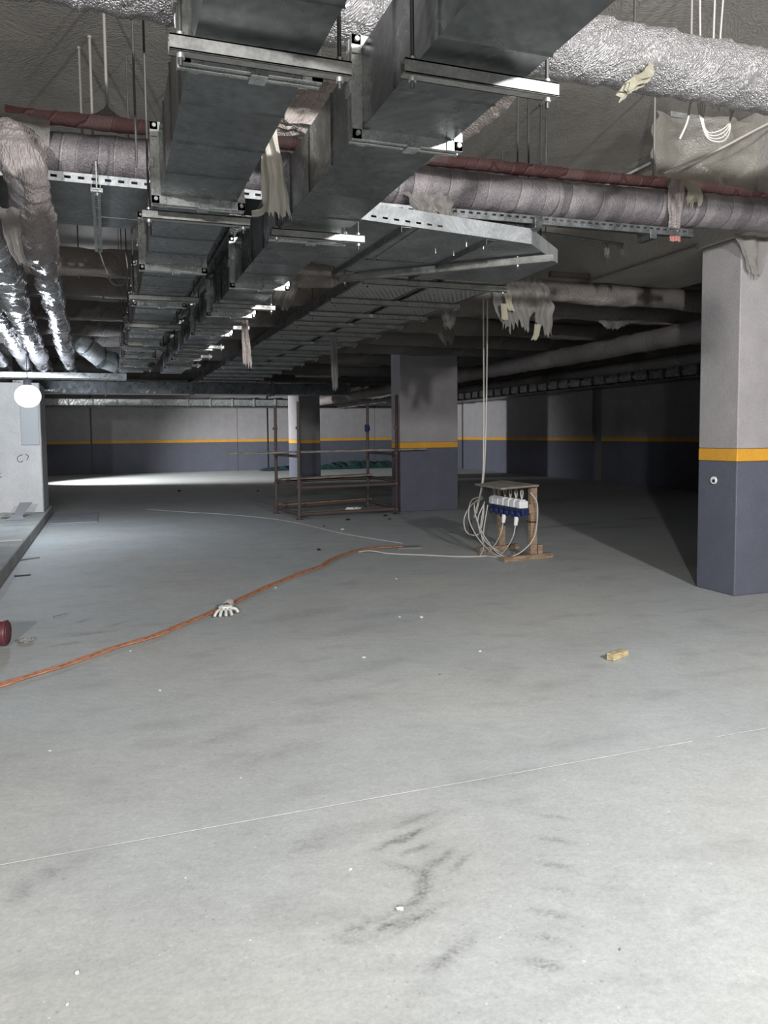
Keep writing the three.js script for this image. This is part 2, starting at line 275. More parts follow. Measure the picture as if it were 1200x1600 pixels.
slab(-2.0, 6.0, 12.0, 33.6, 512, 1024, true);
slab(6.0, 14.2, 16.0, 33.6, 256, 512, false);
slab(-7.2, -2.0, -11.2, 33.6, 128, 512, false);
slab(5.0, 14.2, -1.0, 2.9085, 256, 128, false);
slab(-2.0, 14.2, -11.2, -1.0, 256, 128, false);
part('bedding', bx(-7.2, 14.2, -0.3, -0.2, -11.2, 33.6, 0), M.groove, floor);
{ // pale sealant in the joint, broken along its length
  const g = []; for (let x = -2; x < 5; x += 0.14) { const w = 0.0032 + 0.001 * nz(x * 6, 1), h = -0.0012 + 0.0022 * nz(x * 9, 4); g.push(bx(x, x + 0.141, -0.03, h, 2.9125 - w - 0.0004, 2.9125 + w, 0)); }
  part('joint_sealant', g, std({ color: lin(0.33, 0.322, 0.30), roughness: 0.95 }), floor);
}

// ---------------------------------------------------------------- room shell
const CEIL = 4.2;
tag(part('ceiling', bx(-7.2, 14.2, CEIL, CEIL + 0.25, -11.2, 33.6, 0), M.concrete, scene), 'bare grey concrete ceiling slab above the pipes', 'ceiling', null, 'structure');
function paintedWall(name, label, segs, place) {                          // bays of upper paint, stripe, lower paint with recessed joints between
  const w = thing(name, label, 'wall', [0, 0, 0], null, 'structure');
  for (const [a, b] of segs) { part('lower_paint_bay', place(a, b, 0, 1.22, 0), M.lower, w); part('stripe_bay', place(a, b, 1.22, 1.335, 0), M.stripe, w); part('upper_paint_bay', place(a, b, 1.335, CEIL, 0), M.upper, w); }
  part('backing', place(segs[0][0], segs[segs.length - 1][1], 0, CEIL, 0.09), M.groove, w); return w;
}
paintedWall('wall_back', 'far wall painted pale grey over slate with a yellow stripe', [[-7.2, -0.66], [-0.60, 5.2], [5.215, 6.48], [6.56, 11.4], [11.415, 14.2]], (a, b, y0, y1, o) => bx(a, b, y0, y1, 33 + o, 33.2 + o * 2, 0.006));
paintedWall('wall_right', 'long right hand wall in deep shade with a yellow stripe', [[-11.2, 9.5], [9.55, 19.62], [20.1, 29.2], [29.35, 33.0]], (a, b, y0, y1, o) => bx(14.0 + o, 14.2 + o * 2, y0, y1, a, b, 0.006));
tag(part('wall_left', bx(-7.4, -7.0, 0, CEIL, -11.2, 33.6, 0), M.upper, scene), 'left garage wall outside the picture', 'wall', null, 'structure');
tag(part('wall_front', bx(-7.2, 14.2, 0, CEIL, -11.4, -11.0, 0), M.upper, scene), 'garage wall behind the camera', 'wall', null, 'structure');
{ // concrete beam over the row of columns
  const b = single('trim_1', bx(5.27, 6.5, 3.2, CEIL, -11, 33, 0.015), M.concrete, 'deep concrete beam running over the row of columns', 'beam', null, 'structure'); b.name = 'trim_1';
  const c = single('trim_2', bx(-7, 14, 3.35, CEIL, 20.6, 21.4, 0.015), M.concrete, 'concrete cross beam far back above the pipes', 'beam', null, 'structure'); c.name = 'trim_2';
}
function column(label, x0, x1, D0, D1, top) {
  const c = thing('concrete_column', label, 'column', [(x0 + x1) / 2, 0, (D0 + D1) / 2], null, 'structure');
  part('lower_paint', bx(x0, x1, 0, 1.22, D0, D1, 0.012), M.lower, c); part('yellow_stripe', bx(x0 - 0.001, x1 + 0.001, 1.22, 1.335, D0 - 0.001, D1 + 0.001, 0.010), M.stripe, c); part('upper_paint', bx(x0, x1, 1.335, top, D0, D1, 0.012), M.upper, c); return c;
}
{ const c = column('nearest painted pier at the right edge with a round socket', 5.29, 10.2, 5.40, 5.88, 3.2);
  const s = new THREE.CylinderGeometry(0.034, 0.036, 0.02, 20); s.rotateZ(Math.PI / 2); s.translate(5.286, 1.04, -5.67);
  const k = part('socket_box', s, M.plastW, c); const h = new THREE.CylinderGeometry(0.016, 0.016, 0.006, 14); h.rotateZ(Math.PI / 2); h.translate(5.275, 1.035, -5.662); part('socket_hole', h, M.black, k); }
column('wide painted column in the middle beside the scaffold', 5.25, 6.46, 13.72, 14.2, 3.2);
column('small far column with one brightly lit white side', 5.8, 6.5, 24.25, 25.8, 3.2);

// low white wall on a kerb at the left
{ const w = thing('low_wall', 'white plastered low wall at the left edge with dark scribbles', 'wall', [-4, 0.17, 15.5], null, 'structure');
  part('wall_body', bx(-6.98, -1.12, 0.17, 2.46, 14.87, 16.2, 0.01), M.white, w);
  part('corner_bead', bx(-1.125, -1.108, 0.17, 2.46, 14.86, 14.90, 0.003), M.kerb, w);
  const sc = (pts) => { const g = cable(pts.map(([x, y]) => V(x, y, 14.868)), 0.006, 24, 5); g.scale(1, 1, 1); return g; };
  part('scribble', [sc([[-1.42, 1.20], [-1.50, 1.16], [-1.50, 1.09], [-1.44, 1.07], [-1.43, 1.10]]), sc([[-1.38, 1.21], [-1.33, 1.17], [-1.36, 1.10]]), sc([[-1.83, 1.02], [-1.80, 0.95], [-1.83, 0.88], [-1.77, 0.80]]), sc([[-1.86, 0.86], [-1.78, 0.88]])], M.chalk, w);
}
tag(part('wall_occluder', bx(-7.0, -2.05, 0, CEIL, 16.25, 25.5, 0.01), M.white, scene), 'added unseen wall block that cuts off the far floodlight beam', 'wall', null, 'structure');  // unseen block added to cut the far floodlight beam short of the middle floor
single('kerb', bx(-6.98, -1.06, 0, 0.17, -2, 16.3, 0.02), M.kerb, 'raised concrete kerb along the left edge of the floor', 'kerb', null, 'structure');
single('wall_patch', bx(-1.43, -1.14, 1.37, 2.06, 14.835, 14.869, 0.006), M.patch, 'flat grey rectangle on the white wall below the lit floodlight', 'patch');  // thin grey box that makes a darker rectangle on the wall

// ---------------------------------------------------------------- floodlights (glowing face + light of its size in front)
function flood(label, f, mount) {
  const [x, y, D] = f.at, p = V(x, y, D), t = V(...f.aim), s = f.size;
  const o = thing('floodlight', label, 'floodlight', f.at), dir = t.clone().sub(p).normalize();
  const q = new THREE.Quaternion().setFromRotationMatrix(new THREE.Matrix4().lookAt(t, p, new THREE.Vector3(0, 1, 0)));   // +z towards the aim
  const put = g => { g.applyQuaternion(q); g.translate(p.x, p.y, p.z); return g; };
  const body = f.round ? new THREE.CylinderGeometry(s * 0.54, s * 0.46, 0.05, 32).rotateX(Math.PI / 2) : new RoundedBoxGeometry(s * 1.15, s * 0.95, 0.05, 2, 0.012); body.translate(0, 0, -0.045);
  const fins = []; for (let i = -3; i <= 3; i++) { const b = new THREE.BoxGeometry(0.006, s * 0.8, 0.03); b.translate(i * s * 0.15, 0, -0.085); fins.push(b); }
  part('housing', [put(body.toNonIndexed ? (body.index ? body.toNonIndexed() : body) : body), ...fins.map(put)], M.lampBody, o);
  const face = f.round ? new THREE.CylinderGeometry(s * 0.5, s * 0.5, 0.012, 32).rotateX(Math.PI / 2) : new RoundedBoxGeometry(s, s * 0.8, 0.012, 2, 0.004); face.translate(0, 0, -0.016);
  part('glowing_face', put(face), new THREE.MeshStandardMaterial({ color: 0xffffff, emissive: lin(...f.col), emissiveIntensity: f.glow ?? 6, roughness: 0.5 }), o);
  const br = new THREE.TorusGeometry(s * 0.62, 0.009, 6, 20, Math.PI); br.rotateX(-0.2); br.translate(0, 0, -0.04); part('bracket', put(br), M.lampBody, o);
  mount(o);
  const L = new THREE.SpotLight(lin(...f.col), f.I, 0, f.ang, 0.6, 2); L.position.copy(dir).multiplyScalar(0.03); L.target.position.copy(t).sub(p); L.castShadow = true; L.shadow.mapSize.set(2048, 2048); L.shadow.radius = s / 0.04; L.name = 'floodlight_beam'; L.userData.label = 'beam of the floodlight';
  o.add(L); o.add(L.target); L.target.name = 'floodlight_aim'; return o;
}
const tripod = (x, y, D) => o => { const g = [rod(V(x, 0.5, D), V(x, y - 0.1, D), 0.018)]; for (let k = 0; k < 3; k++) { const a = k * 2.094 + 0.4; g.push(rod(V(x, 0.9, D), V(x + 0.5 * Math.cos(a), 0.012, D + 0.5 * Math.sin(a)), 0.012)); } part('tripod', g, M.lampBody, o); };
flood('bright work floodlight hung from the ceiling right of the camera', FLOODS.key, o => { const [x, y, D] = FLOODS.key.at; part('hanger_rod', rod(V(x, y + 0.12, D - 0.04), V(x, CEIL, D - 0.04), 0.01), M.lampBody, o); });
flood('weaker work floodlight on a tripod behind the camera to the left', FLOODS.side, tripod(...FLOODS.side.at));
{ const f = FLOODS.wall, [x, y, D] = f.at, o = thing('globe_lamp', 'glaring bluish white lamp in front of the white low wall', 'lamp', f.at);
  const g = new THREE.SphereGeometry(f.size / 2, 32, 24); g.scale(1, 0.92, 1); g.translate(x, y, -D);
  part('glowing_globe', g, new THREE.MeshStandardMaterial({ color: 0xffffff, emissive: lin(...f.col), emissiveIntensity: 8, roughness: 0.5 }), o);
  const c = new THREE.CylinderGeometry(0.05, 0.06, 0.09, 16); c.translate(x, y + f.size * 0.46 + 0.03, -D); part('lamp_socket', c, M.lampBody, o);
  part('flex', rod(V(x, y + f.size * 0.46 + 0.07, D), V(x, 2.72, D), 0.006), M.lampBody, o);
  const L = new THREE.PointLight(lin(...f.col), f.I, 0, 2); L.name = 'globe_glow'; L.castShadow = true; L.shadow.radius = f.size / 0.04; o.add(L); }
flood('floodlight out of sight behind the white low wall', FLOODS.far, tripod(...FLOODS.far.at));

// ---------------------------------------------------------------- two rectangular ducts with flanged joints
const ORD = ['first', 'second', 'third', 'fourth', 'fifth', 'sixth', 'seventh', 'eighth', 'ninth', 'tenth', 'eleventh', 'twelfth', 'thirteenth', 'fourteenth', 'fifteenth', 'sixteenth', 'seventeenth', 'eighteenth'];
function ductSection(x0, x1, y0, y1, D0, D1) {                           // sheet metal with stiffening beads across it
  const st = [[D0, 0], [D0 + 0.02, 0]]; const L = D1 - D0, nb = 3;
  for (let i = 1; i <= nb; i++) { const c = D0 + L * i / (nb + 1); st.push([c - 0.012, 0], [c, 0.005], [c + 0.012, 0]); } st.push([D1 - 0.02, 0], [D1, 0]);
  const pos = [], idx = [], ring = e => [[x0 - e, y0 - e], [x1 + e, y0 - e], [x1 + e, y1 + e], [x0 - e, y1 + e]];
  for (let f = 0; f < 4; f++) for (const [D, e] of st) { const r = ring(e), a = r[f], b = r[(f + 1) % 4]; pos.push(a[0], a[1], -D, b[0], b[1], -D); }
  for (let f = 0; f < 4; f++) for (let i = 0; i < st.length - 1; i++) { const a = (f * st.length + i) * 2; idx.push(a, a + 1, a + 2, a + 1, a + 3, a + 2); }
  const g = new THREE.BufferGeometry(); g.setAttribute('position', new THREE.Float32BufferAttribute(pos, 3)); g.setIndex(idx); g.computeVertexNormals(); return planarUV(g);
}
function duct(label, x0, x1, y0, y1, joints, end0, end1, side) {
  const o = thing('rectangular_duct', label, 'duct', [(x0 + x1) / 2, y0, end0], 'galvanized air ducts running away from the camera');
  const cuts = [end0, ...joints, end1];
  for (let i = 0; i < cuts.length - 1; i++) part('duct_section', ductSection(x0, x1, y0, y1, cuts[i], cuts[i + 1]), M.galv, o);
  for (const j of joints) {
    const f = 0.038, b = 0.004, fr = [];
    for (const s of [-0.016, 0.016]) fr.push(bx(x0 - f, x1 + f, y0 - f, y0 + b, j + s - 0.009, j + s + 0.009, 0.003), bx(x0 - f, x1 + f, y1 - b, y1 + f, j + s - 0.009, j + s + 0.009, 0.003), bx(x0 - f, x0 + b, y0, y1, j + s - 0.009, j + s + 0.009, 0.003), bx(x1 - b, x1 + f, y0, y1, j + s - 0.009, j + s + 0.009, 0.003));
    const cm = (x0 + x1) / 2 + 0.02; fr.push(bx(cm - 0.025, cm + 0.025, y0 - f - 0.008, y0 - f + 0.016, j - 0.03, j + 0.03, 0.003), bx(x0 - f - 0.008, x0 - f + 0.016, (y0 + y1) / 2 - 0.02, (y0 + y1) / 2 + 0.02, j - 0.03, j + 0.03, 0.003));
    const fl = part('flange', fr, M.galvLight, o);
    for (const [cx, sx] of [[x0 - f, 1], [x1 + f, -1]]) for (const [cy, sy] of [[y0 - f, 1], [y1 + f, -1]]) {
      const g = []; for (const s of [-0.0285, 0.0285]) { g.push(bx(Math.min(cx, cx + sx * 0.062), Math.max(cx, cx + sx * 0.062), Math.min(cy, cy + sy * 0.034), Math.max(cy, cy + sy * 0.034), j + s - 0.002, j + s + 0.002, 0.001), bx(Math.min(cx, cx + sx * 0.034), Math.max(cx, cx + sx * 0.034), Math.min(cy, cy + sy * 0.062), Math.max(cy, cy + sy * 0.062), j + s - 0.002, j + s + 0.002, 0.001)); }
      const b2 = new THREE.CylinderGeometry(0.009, 0.009, 0.085, 6); b2.rotateX(Math.PI / 2); b2.translate(cx + sx * 0.018, cy + sy * 0.018, -j); g.push(b2); part('corner_plate', g, M.galvLight, fl);
    }
  }
  return o;
}
const J1 = [0.8, 2.24, 3.58, 5.0, 6.35, 7.7, 9.1, 10.5, 11.9], J2 = [1.25, 2.61, 4.03, 5.42, 6.74, 8.05, 9.4, 10.75, 12.1];
duct('left of the two galvanized air ducts, the narrower one', 0.25, 0.58, 2.55, 2.82, J1, 0.25, 13.4);
duct('right of the two galvanized air ducts, the wider one', 0.86, 1.20, 2.55, 2.82, J2, 0.25, 13.5);
// trapeze hangers: a channel under the load and two threaded rods up to the slab
function hanger(label, xa, xb, y, D, o = {}) {
  const h = thing('trapeze_hanger', label, 'hanger', [(xa + xb) / 2, y, D], o.group), Db = o.Db ?? D, w = o.w ?? 0.041, hh = o.h ?? 0.041;
  const a = V(xa, y + hh / 2, D), b = V(xb, y + hh / 2, Db);
  const d = b.clone().sub(a).normalize(), up = new THREE.Vector3(0, 1, 0), s = new THREE.Vector3().crossVectors(d, up), g = [];
  const off = (p, u, v) => p.clone().addScaledVector(s, u).addScaledVector(up, v), t = 0.006;   // C channel, open side up
  g.push(bar(off(a, 0, -hh / 2 + t / 2), off(b, 0, -hh / 2 + t / 2), w, t, 0.001), bar(off(a, w / 2 - t / 2, 0), off(b, w / 2 - t / 2, 0), t, hh, 0.001), bar(off(a, -w / 2 + t / 2, 0), off(b, -w / 2 + t / 2, 0), t, hh, 0.001), bar(off(a, w / 2 - 0.007, hh / 2 - t / 2), off(b, w / 2 - 0.007, hh / 2 - t / 2), 0.014, t, 0.001), bar(off(a, -w / 2 + 0.007, hh / 2 - t / 2), off(b, -w / 2 + 0.007, hh / 2 - t / 2), 0.014, t, 0.001));
  part('channel', g, M.strut, h);
  const dx = (xb - xa) * 0.06 > 0.04 ? 0.04 : 0.03;
  for (const [px, pD] of [[xa + dx, D], o.rodB ?? [xb - dx, Db]]) {
    if (o.rods !== false) part('threaded_rod', rod(V(px, y - 0.03, pD), V(px, CEIL, pD), 0.006, 6), M.rod, h);
    const n = new THREE.CylinderGeometry(0.012, 0.012, 0.012, 6); n.translate(px, y - 0.006, -pD); const n2 = new THREE.CylinderGeometry(0.011, 0.011, 0.012, 6); n2.translate(px, y + hh + 0.006, -pD); part('nut', [n, n2], M.zinc, h);
  }
  return h;
}
[2.12, 3.74, 5.95, 7.45, 9.3, 10.8, 12.2].forEach((D, i) => hanger(`trapeze hanger under the left air duct, ${ORD[i]} from the camera`, 0.18, 0.67, 2.49, D, { group: 'hangers under the left duct' }));
[2.05, 3.88, 6.15, 7.35, 9.02, 10.1, 11.4].forEach((D, i) => hanger(`trapeze hanger under the right air duct, ${ORD[i]} from the camera`, 0.80, 1.29, 2.49, D, { group: 'hangers under the right duct' }));
// segmented elbow at the far end of the left duct
{ const e = thing('duct_elbow', 'shiny segmented round elbow duct beside the far end of the left duct', 'duct', [-0.1, 2.6, 12.6]);
  const pts = [V(-0.42, 2.98, 12.4), V(-0.26, 2.86, 12.5), V(-0.06, 2.70, 12.6), V(0.14, 2.64, 12.7), V(0.30, 2.64, 12.75)];
  for (let i = 0; i < 4; i++) { part('segment', rod(pts[i], pts[i + 1], 0.15, 28), M.galvLight, e); const d = pts[i + 1].clone().sub(pts[i]).normalize().multiplyScalar(0.012); part('seam_ring', rod(pts[i].clone().sub(d), pts[i].clone().add(d), 0.165, 28), M.trayDark, e); } }

// ---------------------------------------------------------------- big foil pipe across the top, wrapped pipe and red pipe behind it
single('foil_pipe', wrapPipe([V(-3, 3.35, 3.42), V(0.1, 3.37, 3.40), V(2.0, 3.40, 3.40), V(2.7, 3.41, 3.40), V(4.2, 3.41, 3.40), V(6.5, 3.41, 3.40)], 0.152, { step: 0.022, seg: 48, amp: 0.016, ridge: 0.012, pitch: 0.19, skew: 0.5 }), M.foil, 'thick crinkled silver foil duct crossing the very top', 'pipe');
single('wrapped_pipe', wrapPipe([V(-0.55, 3.17, 5.1), V(0.5, 3.20, 5.1), V(1.9, 3.22, 5.1), V(3.4, 3.24, 5.1), V(4.9, 3.29, 5.12), V(6.6, 3.32, 5.12)], 0.136, { step: 0.03, seg: 36, amp: 0.008, ridge: 0.007, pitch: 0.21, skew: 0.3 }), M.foilWrap, 'grey film wrapped pipe with spiral bands in front of the nearest column', 'pipe');
single('red_pipe', wrapPipe([V(-0.5, 3.385, 5.08), V(0.5, 3.40, 5.08), V(2.0, 3.415, 5.08), V(3.3, 3.425, 5.08), V(4.3, 3.45, 5.08), V(4.9, 3.45, 5.1), V(5.5, 3.42, 5.14)], 0.043, { step: 0.03, seg: 18, amp: 0.010, ridge: 0.006, pitch: 0.13 }), M.red, 'thin red pipe under torn film above the grey wrapped pipe', 'pipe');
single('film_pipe', wrapPipe([V(1.9, 3.42, 3.45), V(2.03, 3.32, 3.62), V(2.05, 3.30, 4.1), V(2.02, 3.31, 4.6), V(1.98, 3.34, 5.0)], 0.062, { step: 0.03, seg: 18, amp: 0.02, ridge: 0.008, pitch: 0.11 }), M.clothPink, 'beige film wrapped branch pipe beside the right duct', 'pipe');
{ const w = thing('wrapped_fitting', 'beige fabric wrapped valve between the two ducts near the ceiling', 'wrapped valve', [0.95, 3.2, 4.3]);
  const a = lumpy(0.62, 0.24, 0.26, 0.5, 3.2, 5, 3); a.translate(0.98, 3.29, -4.3); part('wrapped_body', planarUV(a), M.clothPink, w);
  part('wrapped_branch', wrapPipe([V(0.95, 3.36, 4.3), V(1.2, 3.39, 4.3), V(1.6, 3.40, 4.28), V(2.0, 3.38, 4.25)], 0.072, { step: 0.025, seg: 18, amp: 0.025, ridge: 0.01, pitch: 0.09 }), M.clothPink, w);
  part('tie', cable([V(0.72, 3.43, 4.22), V(0.95, 3.46, 4.15), V(1.2, 3.48, 4.2), V(1.35, 3.56, 4.3)], 0.016, 30, 6), M.trayDark, w); }
// threaded rods that carry the cross pipes
function pipeRod(label, x, D, y, m = M.rod, r = 0.007) { const o = thing('threaded_rod', label, 'rod', [x, y, D], 'rods holding the cross pipes'); part('rod_shaft', rod(V(x, y, D), V(x, CEIL, D), r, 6), m, o); const n = new THREE.CylinderGeometry(0.016, 0.016, 0.016, 8); n.translate(x, CEIL - 0.008, -D); part('anchor', n, m, o); return o; }
pipeRod('pale rod gathered into a film peak on the red pipe', 0.06, 5.12, 3.42, M.rodPaint, 0.010);
pipeRod('shorter pale rod left of the film peak, leftmost of a pair', -0.10, 5.91, 3.1, M.rodPaint, 0.010);
pipeRod('pale rod between the film peak rod and the leftmost rod', -0.03, 5.73, 3.1, M.rodPaint, 0.010);
pipeRod('rod down to the red pipe left of the dangling red tipped film', 4.12, 5.12, 3.45, M.rodPaint, 0.009);
pipeRod('thin rod above the wrapped pipe, right of the right duct', 3.10, 5.3, 3.1);
pipeRod('thin short rod above the wrapped pipe, right of its twin', 3.45, 5.7, 3.05);
pipeRod('rod through the foil duct at top right, left one', 2.62, 3.42, 3.26); pipeRod('rod through the foil duct at top right, right one', 2.98, 3.42, 3.26, M.rodPaint);
pipeRod('dark rod just left of the left air duct', 0.20, 4.6, 3.0); pipeRod('rod beside the right duct above the red pipe', 2.05, 5.16, 3.1);
// film over the wrapped pipe ends and hanging tatters
const X = new THREE.Vector3(1, 0, 0), Z = new THREE.Vector3(0, 0, 1), XZ = (a) => new THREE.Vector3(Math.cos(a), 0, Math.sin(a));
single('film_peak', (() => { const g = new THREE.ConeGeometry(0.13, 0.12, 18, 4, true), p = g.attributes.position; for (let i = 0; i < p.count; i++) { const y = p.getY(i), s = Math.pow(Math.max(0, 0.5 - y / 0.12), 1.7) * 1.5 + 0.06; p.setX(i, p.getX(i) * (0.4 + s)); p.setZ(i, p.getZ(i) * 0.35); } g.translate(0.06, 3.46, -5.10); g.computeVertexNormals(); return g; })(), M.filmPink, 'pinched peak of film around the pale rod', 'film');
single('film_wrap', wrapPipe([V(-0.80, 3.20, 5.1), V(-0.55, 3.21, 5.07), V(-0.40, 3.22, 5.07), V(-0.29, 3.21, 5.09)], 0.165, { step: 0.02, seg: 40, amp: 0.05, ridge: 0.012, pitch: 0.07, skew: 0.8 }), M.film, 'bunched film wrapped over the pipe end at the left edge', 'film');
single('film_hanger', tatter([V(0.735, 3.02, 3.62), V(0.75, 2.82, 3.61), V(0.765, 2.62, 3.6), V(0.775, 2.49, 3.6)], t => 0.055 + 0.085 * t, XZ(0.35), { fold: 0.014, folds: 2, torn: 0.12 }), M.cloth, 'long cream cloth strip hanging between the two ducts', 'cloth strip');
single('film_hanger', tatter([V(0.73, 2.56, 3.62), V(0.70, 2.53, 3.62), V(0.655, 2.52, 3.62)], t => 0.04 - 0.01 * t, new THREE.Vector3(0, 1, 0), { fold: 0.006, n: 8, m: 6 }), M.cloth, 'little torn end sticking out left of the cream strip', 'cloth strip');
single('film_hanger', tatter([V(1.165, 2.56, 6.8), V(1.16, 2.40, 6.8), V(1.17, 2.24, 6.8), V(1.175, 2.08, 6.8)], t => 0.05 + 0.03 * t, XZ(0.3), { fold: 0.01, folds: 1.5 }), M.clothPink, 'grey strip hanging straight down under the right duct', 'cloth strip');
{ const o = thing('film_hanger', 'pinkish film strip with red tip hanging from the red pipe', 'film', [4.18, 2.96, 4.93]);
  part('film_strip', tatter([V(4.24, 3.46, 5.0), V(4.19, 3.36, 4.94), V(4.17, 3.22, 4.92), V(4.16, 3.0, 4.92)], t => 0.15 - 0.07 * t, XZ(0.3), { fold: 0.012, folds: 2, torn: 0.03 }), M.filmPink, o);
  part('red_tip', tatter([V(4.16, 3.02, 4.915), V(4.16, 2.985, 4.915), V(4.16, 2.955, 4.915)], t => 0.085, XZ(0.3), { fold: 0.008, folds: 2, n: 8, torn: 0.1 }), M.redTip, o); }
single('film_hanger', tatter([V(4.34, 3.46, 5.0), V(4.36, 3.36, 4.93), V(4.34, 3.2, 4.93)], t => 0.11 + 0.02 * t, XZ(0.3), { fold: 0.008, folds: 1, torn: 0.4, tearF: 4 }), M.filmYellow, 'yellowish torn paper flap beside the red tipped film', 'paper flap');
single('film_hanger', tatter([V(2.60, 3.30, 3.30), V(2.55, 3.24, 3.26), V(2.47, 3.19, 3.26), V(2.42, 3.14, 3.27)], t => 0.10 - 0.01 * t, new THREE.Vector3(0.5, 0.6, 0.5), { fold: 0.026, folds: 2.5, torn: 0.3 }), M.filmYellow, 'yellowed film scrap dangling under the thick foil duct', 'film');
single('film_hanger', tatter([V(0.34, 3.30, 3.27), V(0.335, 3.2, 3.25), V(0.33, 3.06, 3.25)], t => 0.075 - 0.02 * t, X, { fold: 0.006, folds: 1, torn: 0.3 }), M.paper, 'pale scrap hanging beside the top of the left duct', 'film');
single('film_hanger', tatter([V(2.12, 3.14, 4.97), V(2.14, 3.04, 4.94), V(2.16, 2.95, 4.93)], t => 0.34 - 0.14 * t, XZ(0.2), { fold: 0.02, folds: 3, torn: 0.4, tearF: 5 }), M.film, 'torn film skirt under the wrapped pipe near the right duct', 'film');
single('film_hanger', tatter([V(5.36, 3.20, 5.37), V(5.38, 3.1, 5.365), V(5.40, 2.95, 5.365), V(5.41, 2.80, 5.37)], t => 0.36 * (1 - 0.8 * t) + 0.03, X, { fold: 0.018, folds: 2, torn: 0.35, tearF: 6 }), M.film, 'torn film tip stuck on the front of the nearest column', 'film');
single('film_sheet', (() => { const g = tatter([V(4.95, 4.12, 5.30), V(4.86, 3.9, 5.30), V(4.82, 3.65, 5.31), V(4.85, 3.44, 5.28)], t => 1.25 - 0.25 * t, XZ(0.15), { fold: 0.05, folds: 2, torn: 0.05, n: 40, m: 40 }); return g; })(), M.filmClear, 'large clear plastic sheet draped before the top of the nearest column', 'film');
single('film_hanger', tatter([V(3.38, 2.85, 7.452), V(3.38, 2.70, 7.45), V(3.38, 2.62, 7.45)], t => 0.05, XZ(0.3), { fold: 0.01, folds: 1 }), M.filmPink, 'small pinkish scrap under the end of a tray channel', 'film');
single('film_hanger', tatter([V(3.01, 2.85, 10.45), V(3.02, 2.5, 10.45), V(3.03, 2.10, 10.45)], t => 0.11 - 0.03 * t, XZ(0.3), { fold: 0.015, folds: 2 }), M.film, 'narrow film shred hanging far back under the tray', 'film');
{ const o = thing('film_sheet', 'tattered film curtain with tape hanging below a cross pipe', 'film', [4.2, 2.6, 7.2]);
  part('film_curtain', tatter([V(4.24, 3.2, 7.60), V(4.26, 3.05, 7.48), V(4.27, 2.85, 7.40), V(4.30, 2.53, 7.40)], t => 0.74 - 0.16 * t, XZ(0.15), { fold: 0.016, folds: 6, torn: 0.34, tearF: 4, n: 40, m: 60 }), M.film, o);
  for (const [x, y, a] of [[4.01, 2.78, 0.1], [4.42, 2.58, -0.5], [4.06, 2.88, 0.5]]) part('tape', tatter([V(x, y + 0.09, 7.36), V(x + 0.02 * a, y, 7.355), V(x + 0.1 * a, y - 0.09, 7.36)], t => 0.07, XZ(0.1), { fold: 0.004, folds: 1, n: 8, m: 6 }), M.tapeY, o); }
single('film_hanger', tatter([V(1.62, 3.10, 7.60), V(1.62, 2.92, 7.48), V(1.60, 2.70, 7.46)], t => 0.50 - 0.3 * t, XZ(0.2), { fold: 0.03, folds: 3, torn: 0.45, tearF: 5 }), M.film, 'torn film hanging between the right duct and the cable tray', 'film');
for (const [x, y, D, L, w, lab] of [[4.22, 3.20, 5.9, 0.22, 0.05, 'thin film shred under the dark conduit rod, left one'], [4.38, 3.19, 5.9, 0.17, 0.04, 'thin film shred under the dark conduit rod, right one'], [3.95, 3.0, 8.68, 0.28, 0.22, 'ragged film scrap below the second cross pipe near the drop cables'], [6.35, 3.0, 8.68, 0.16, 0.5, 'ragged film fringe below the second cross pipe in the right aisle'], [4.7, 3.0, 10.38, 0.25, 0.3, 'ragged film scrap below the third cross pipe behind the drop cables']]) single('film_hanger', tatter([V(x, y, D), V(x + 0.01, y - L * 0.5, D - 0.03), V(x + 0.02, y - L, D - 0.03)], t => w * (1 - 0.6 * t), XZ(0.2), { fold: 0.02, folds: 2, torn: 0.4, tearF: 5 }), M.film, lab, 'film');
// cables and cord by the foil duct
{ const loop = []; for (let k = 0; k < 4; k++) { const r = 0.10 + 0.012 * k; loop.push(cable([V(3.19 + 0.018 * k, 3.34, 3.6), V(3.185 + 0.016 * k, 3.24, 3.57 + 0.01 * k), V(3.23 + 0.008 * k, 3.14 + 0.016 * k, 3.56 + 0.01 * k), V(3.33 - 0.006 * k, 3.135 + 0.02 * k, 3.56 + 0.01 * k), V(3.40 - 0.008 * k, 3.2 + 0.01 * k, 3.58), V(3.42 + 0.012 * k, 3.34, 3.6)], 0.0042, 40, 6)); }
  const c = thing('cable_coil', 'loop of pale cables slung under the thick foil duct', 'cable', [3.3, 3.13, 3.58]); part('loops', loop, M.cableW, c);
  part('free_end', cable([V(3.14, 3.34, 3.6), V(3.10, 3.22, 3.58), V(3.05, 3.12, 3.58)], 0.007, 20, 6), M.cableW, c);
  [[3.21, 3.6], [3.30, 3.6], [3.36, 3.62]].forEach(([x, D], i) => part('riser', cable([V(x, 3.33, D), V(x + 0.01, 3.6, D + 0.02), V(x + 0.03 * i, CEIL, D + 0.03)], 0.006, 16, 6), M.cableW, c)); }
single('cord', cable([V(4.05, 3.46, 4.92), V(4.5, 3.66, 4.9), V(5.02, 3.93, 4.9), V(5.6, 4.2, 4.9)], 0.010, 30, 8), M.cableW, 'pale cord stretched diagonally past the clear sheet at top right', 'cord');
single('conduit', [rod(V(3.55, 3.22, 5.9), V(4.42, 3.18, 5.9), 0.014, 10), rod(V(3.62, 3.2, 5.9), V(3.62, CEIL, 5.9), 0.006, 6)], M.trayDark, 'short dark conduit rod behind the wrapped pipe', 'conduit');
single('conduit', rod(V(5.25, 3.215, 5.9), V(5.25, 3.19, 13.6), 0.022, 12), M.rodPaint, 'pale conduit along the edge of the concrete beam', 'conduit');
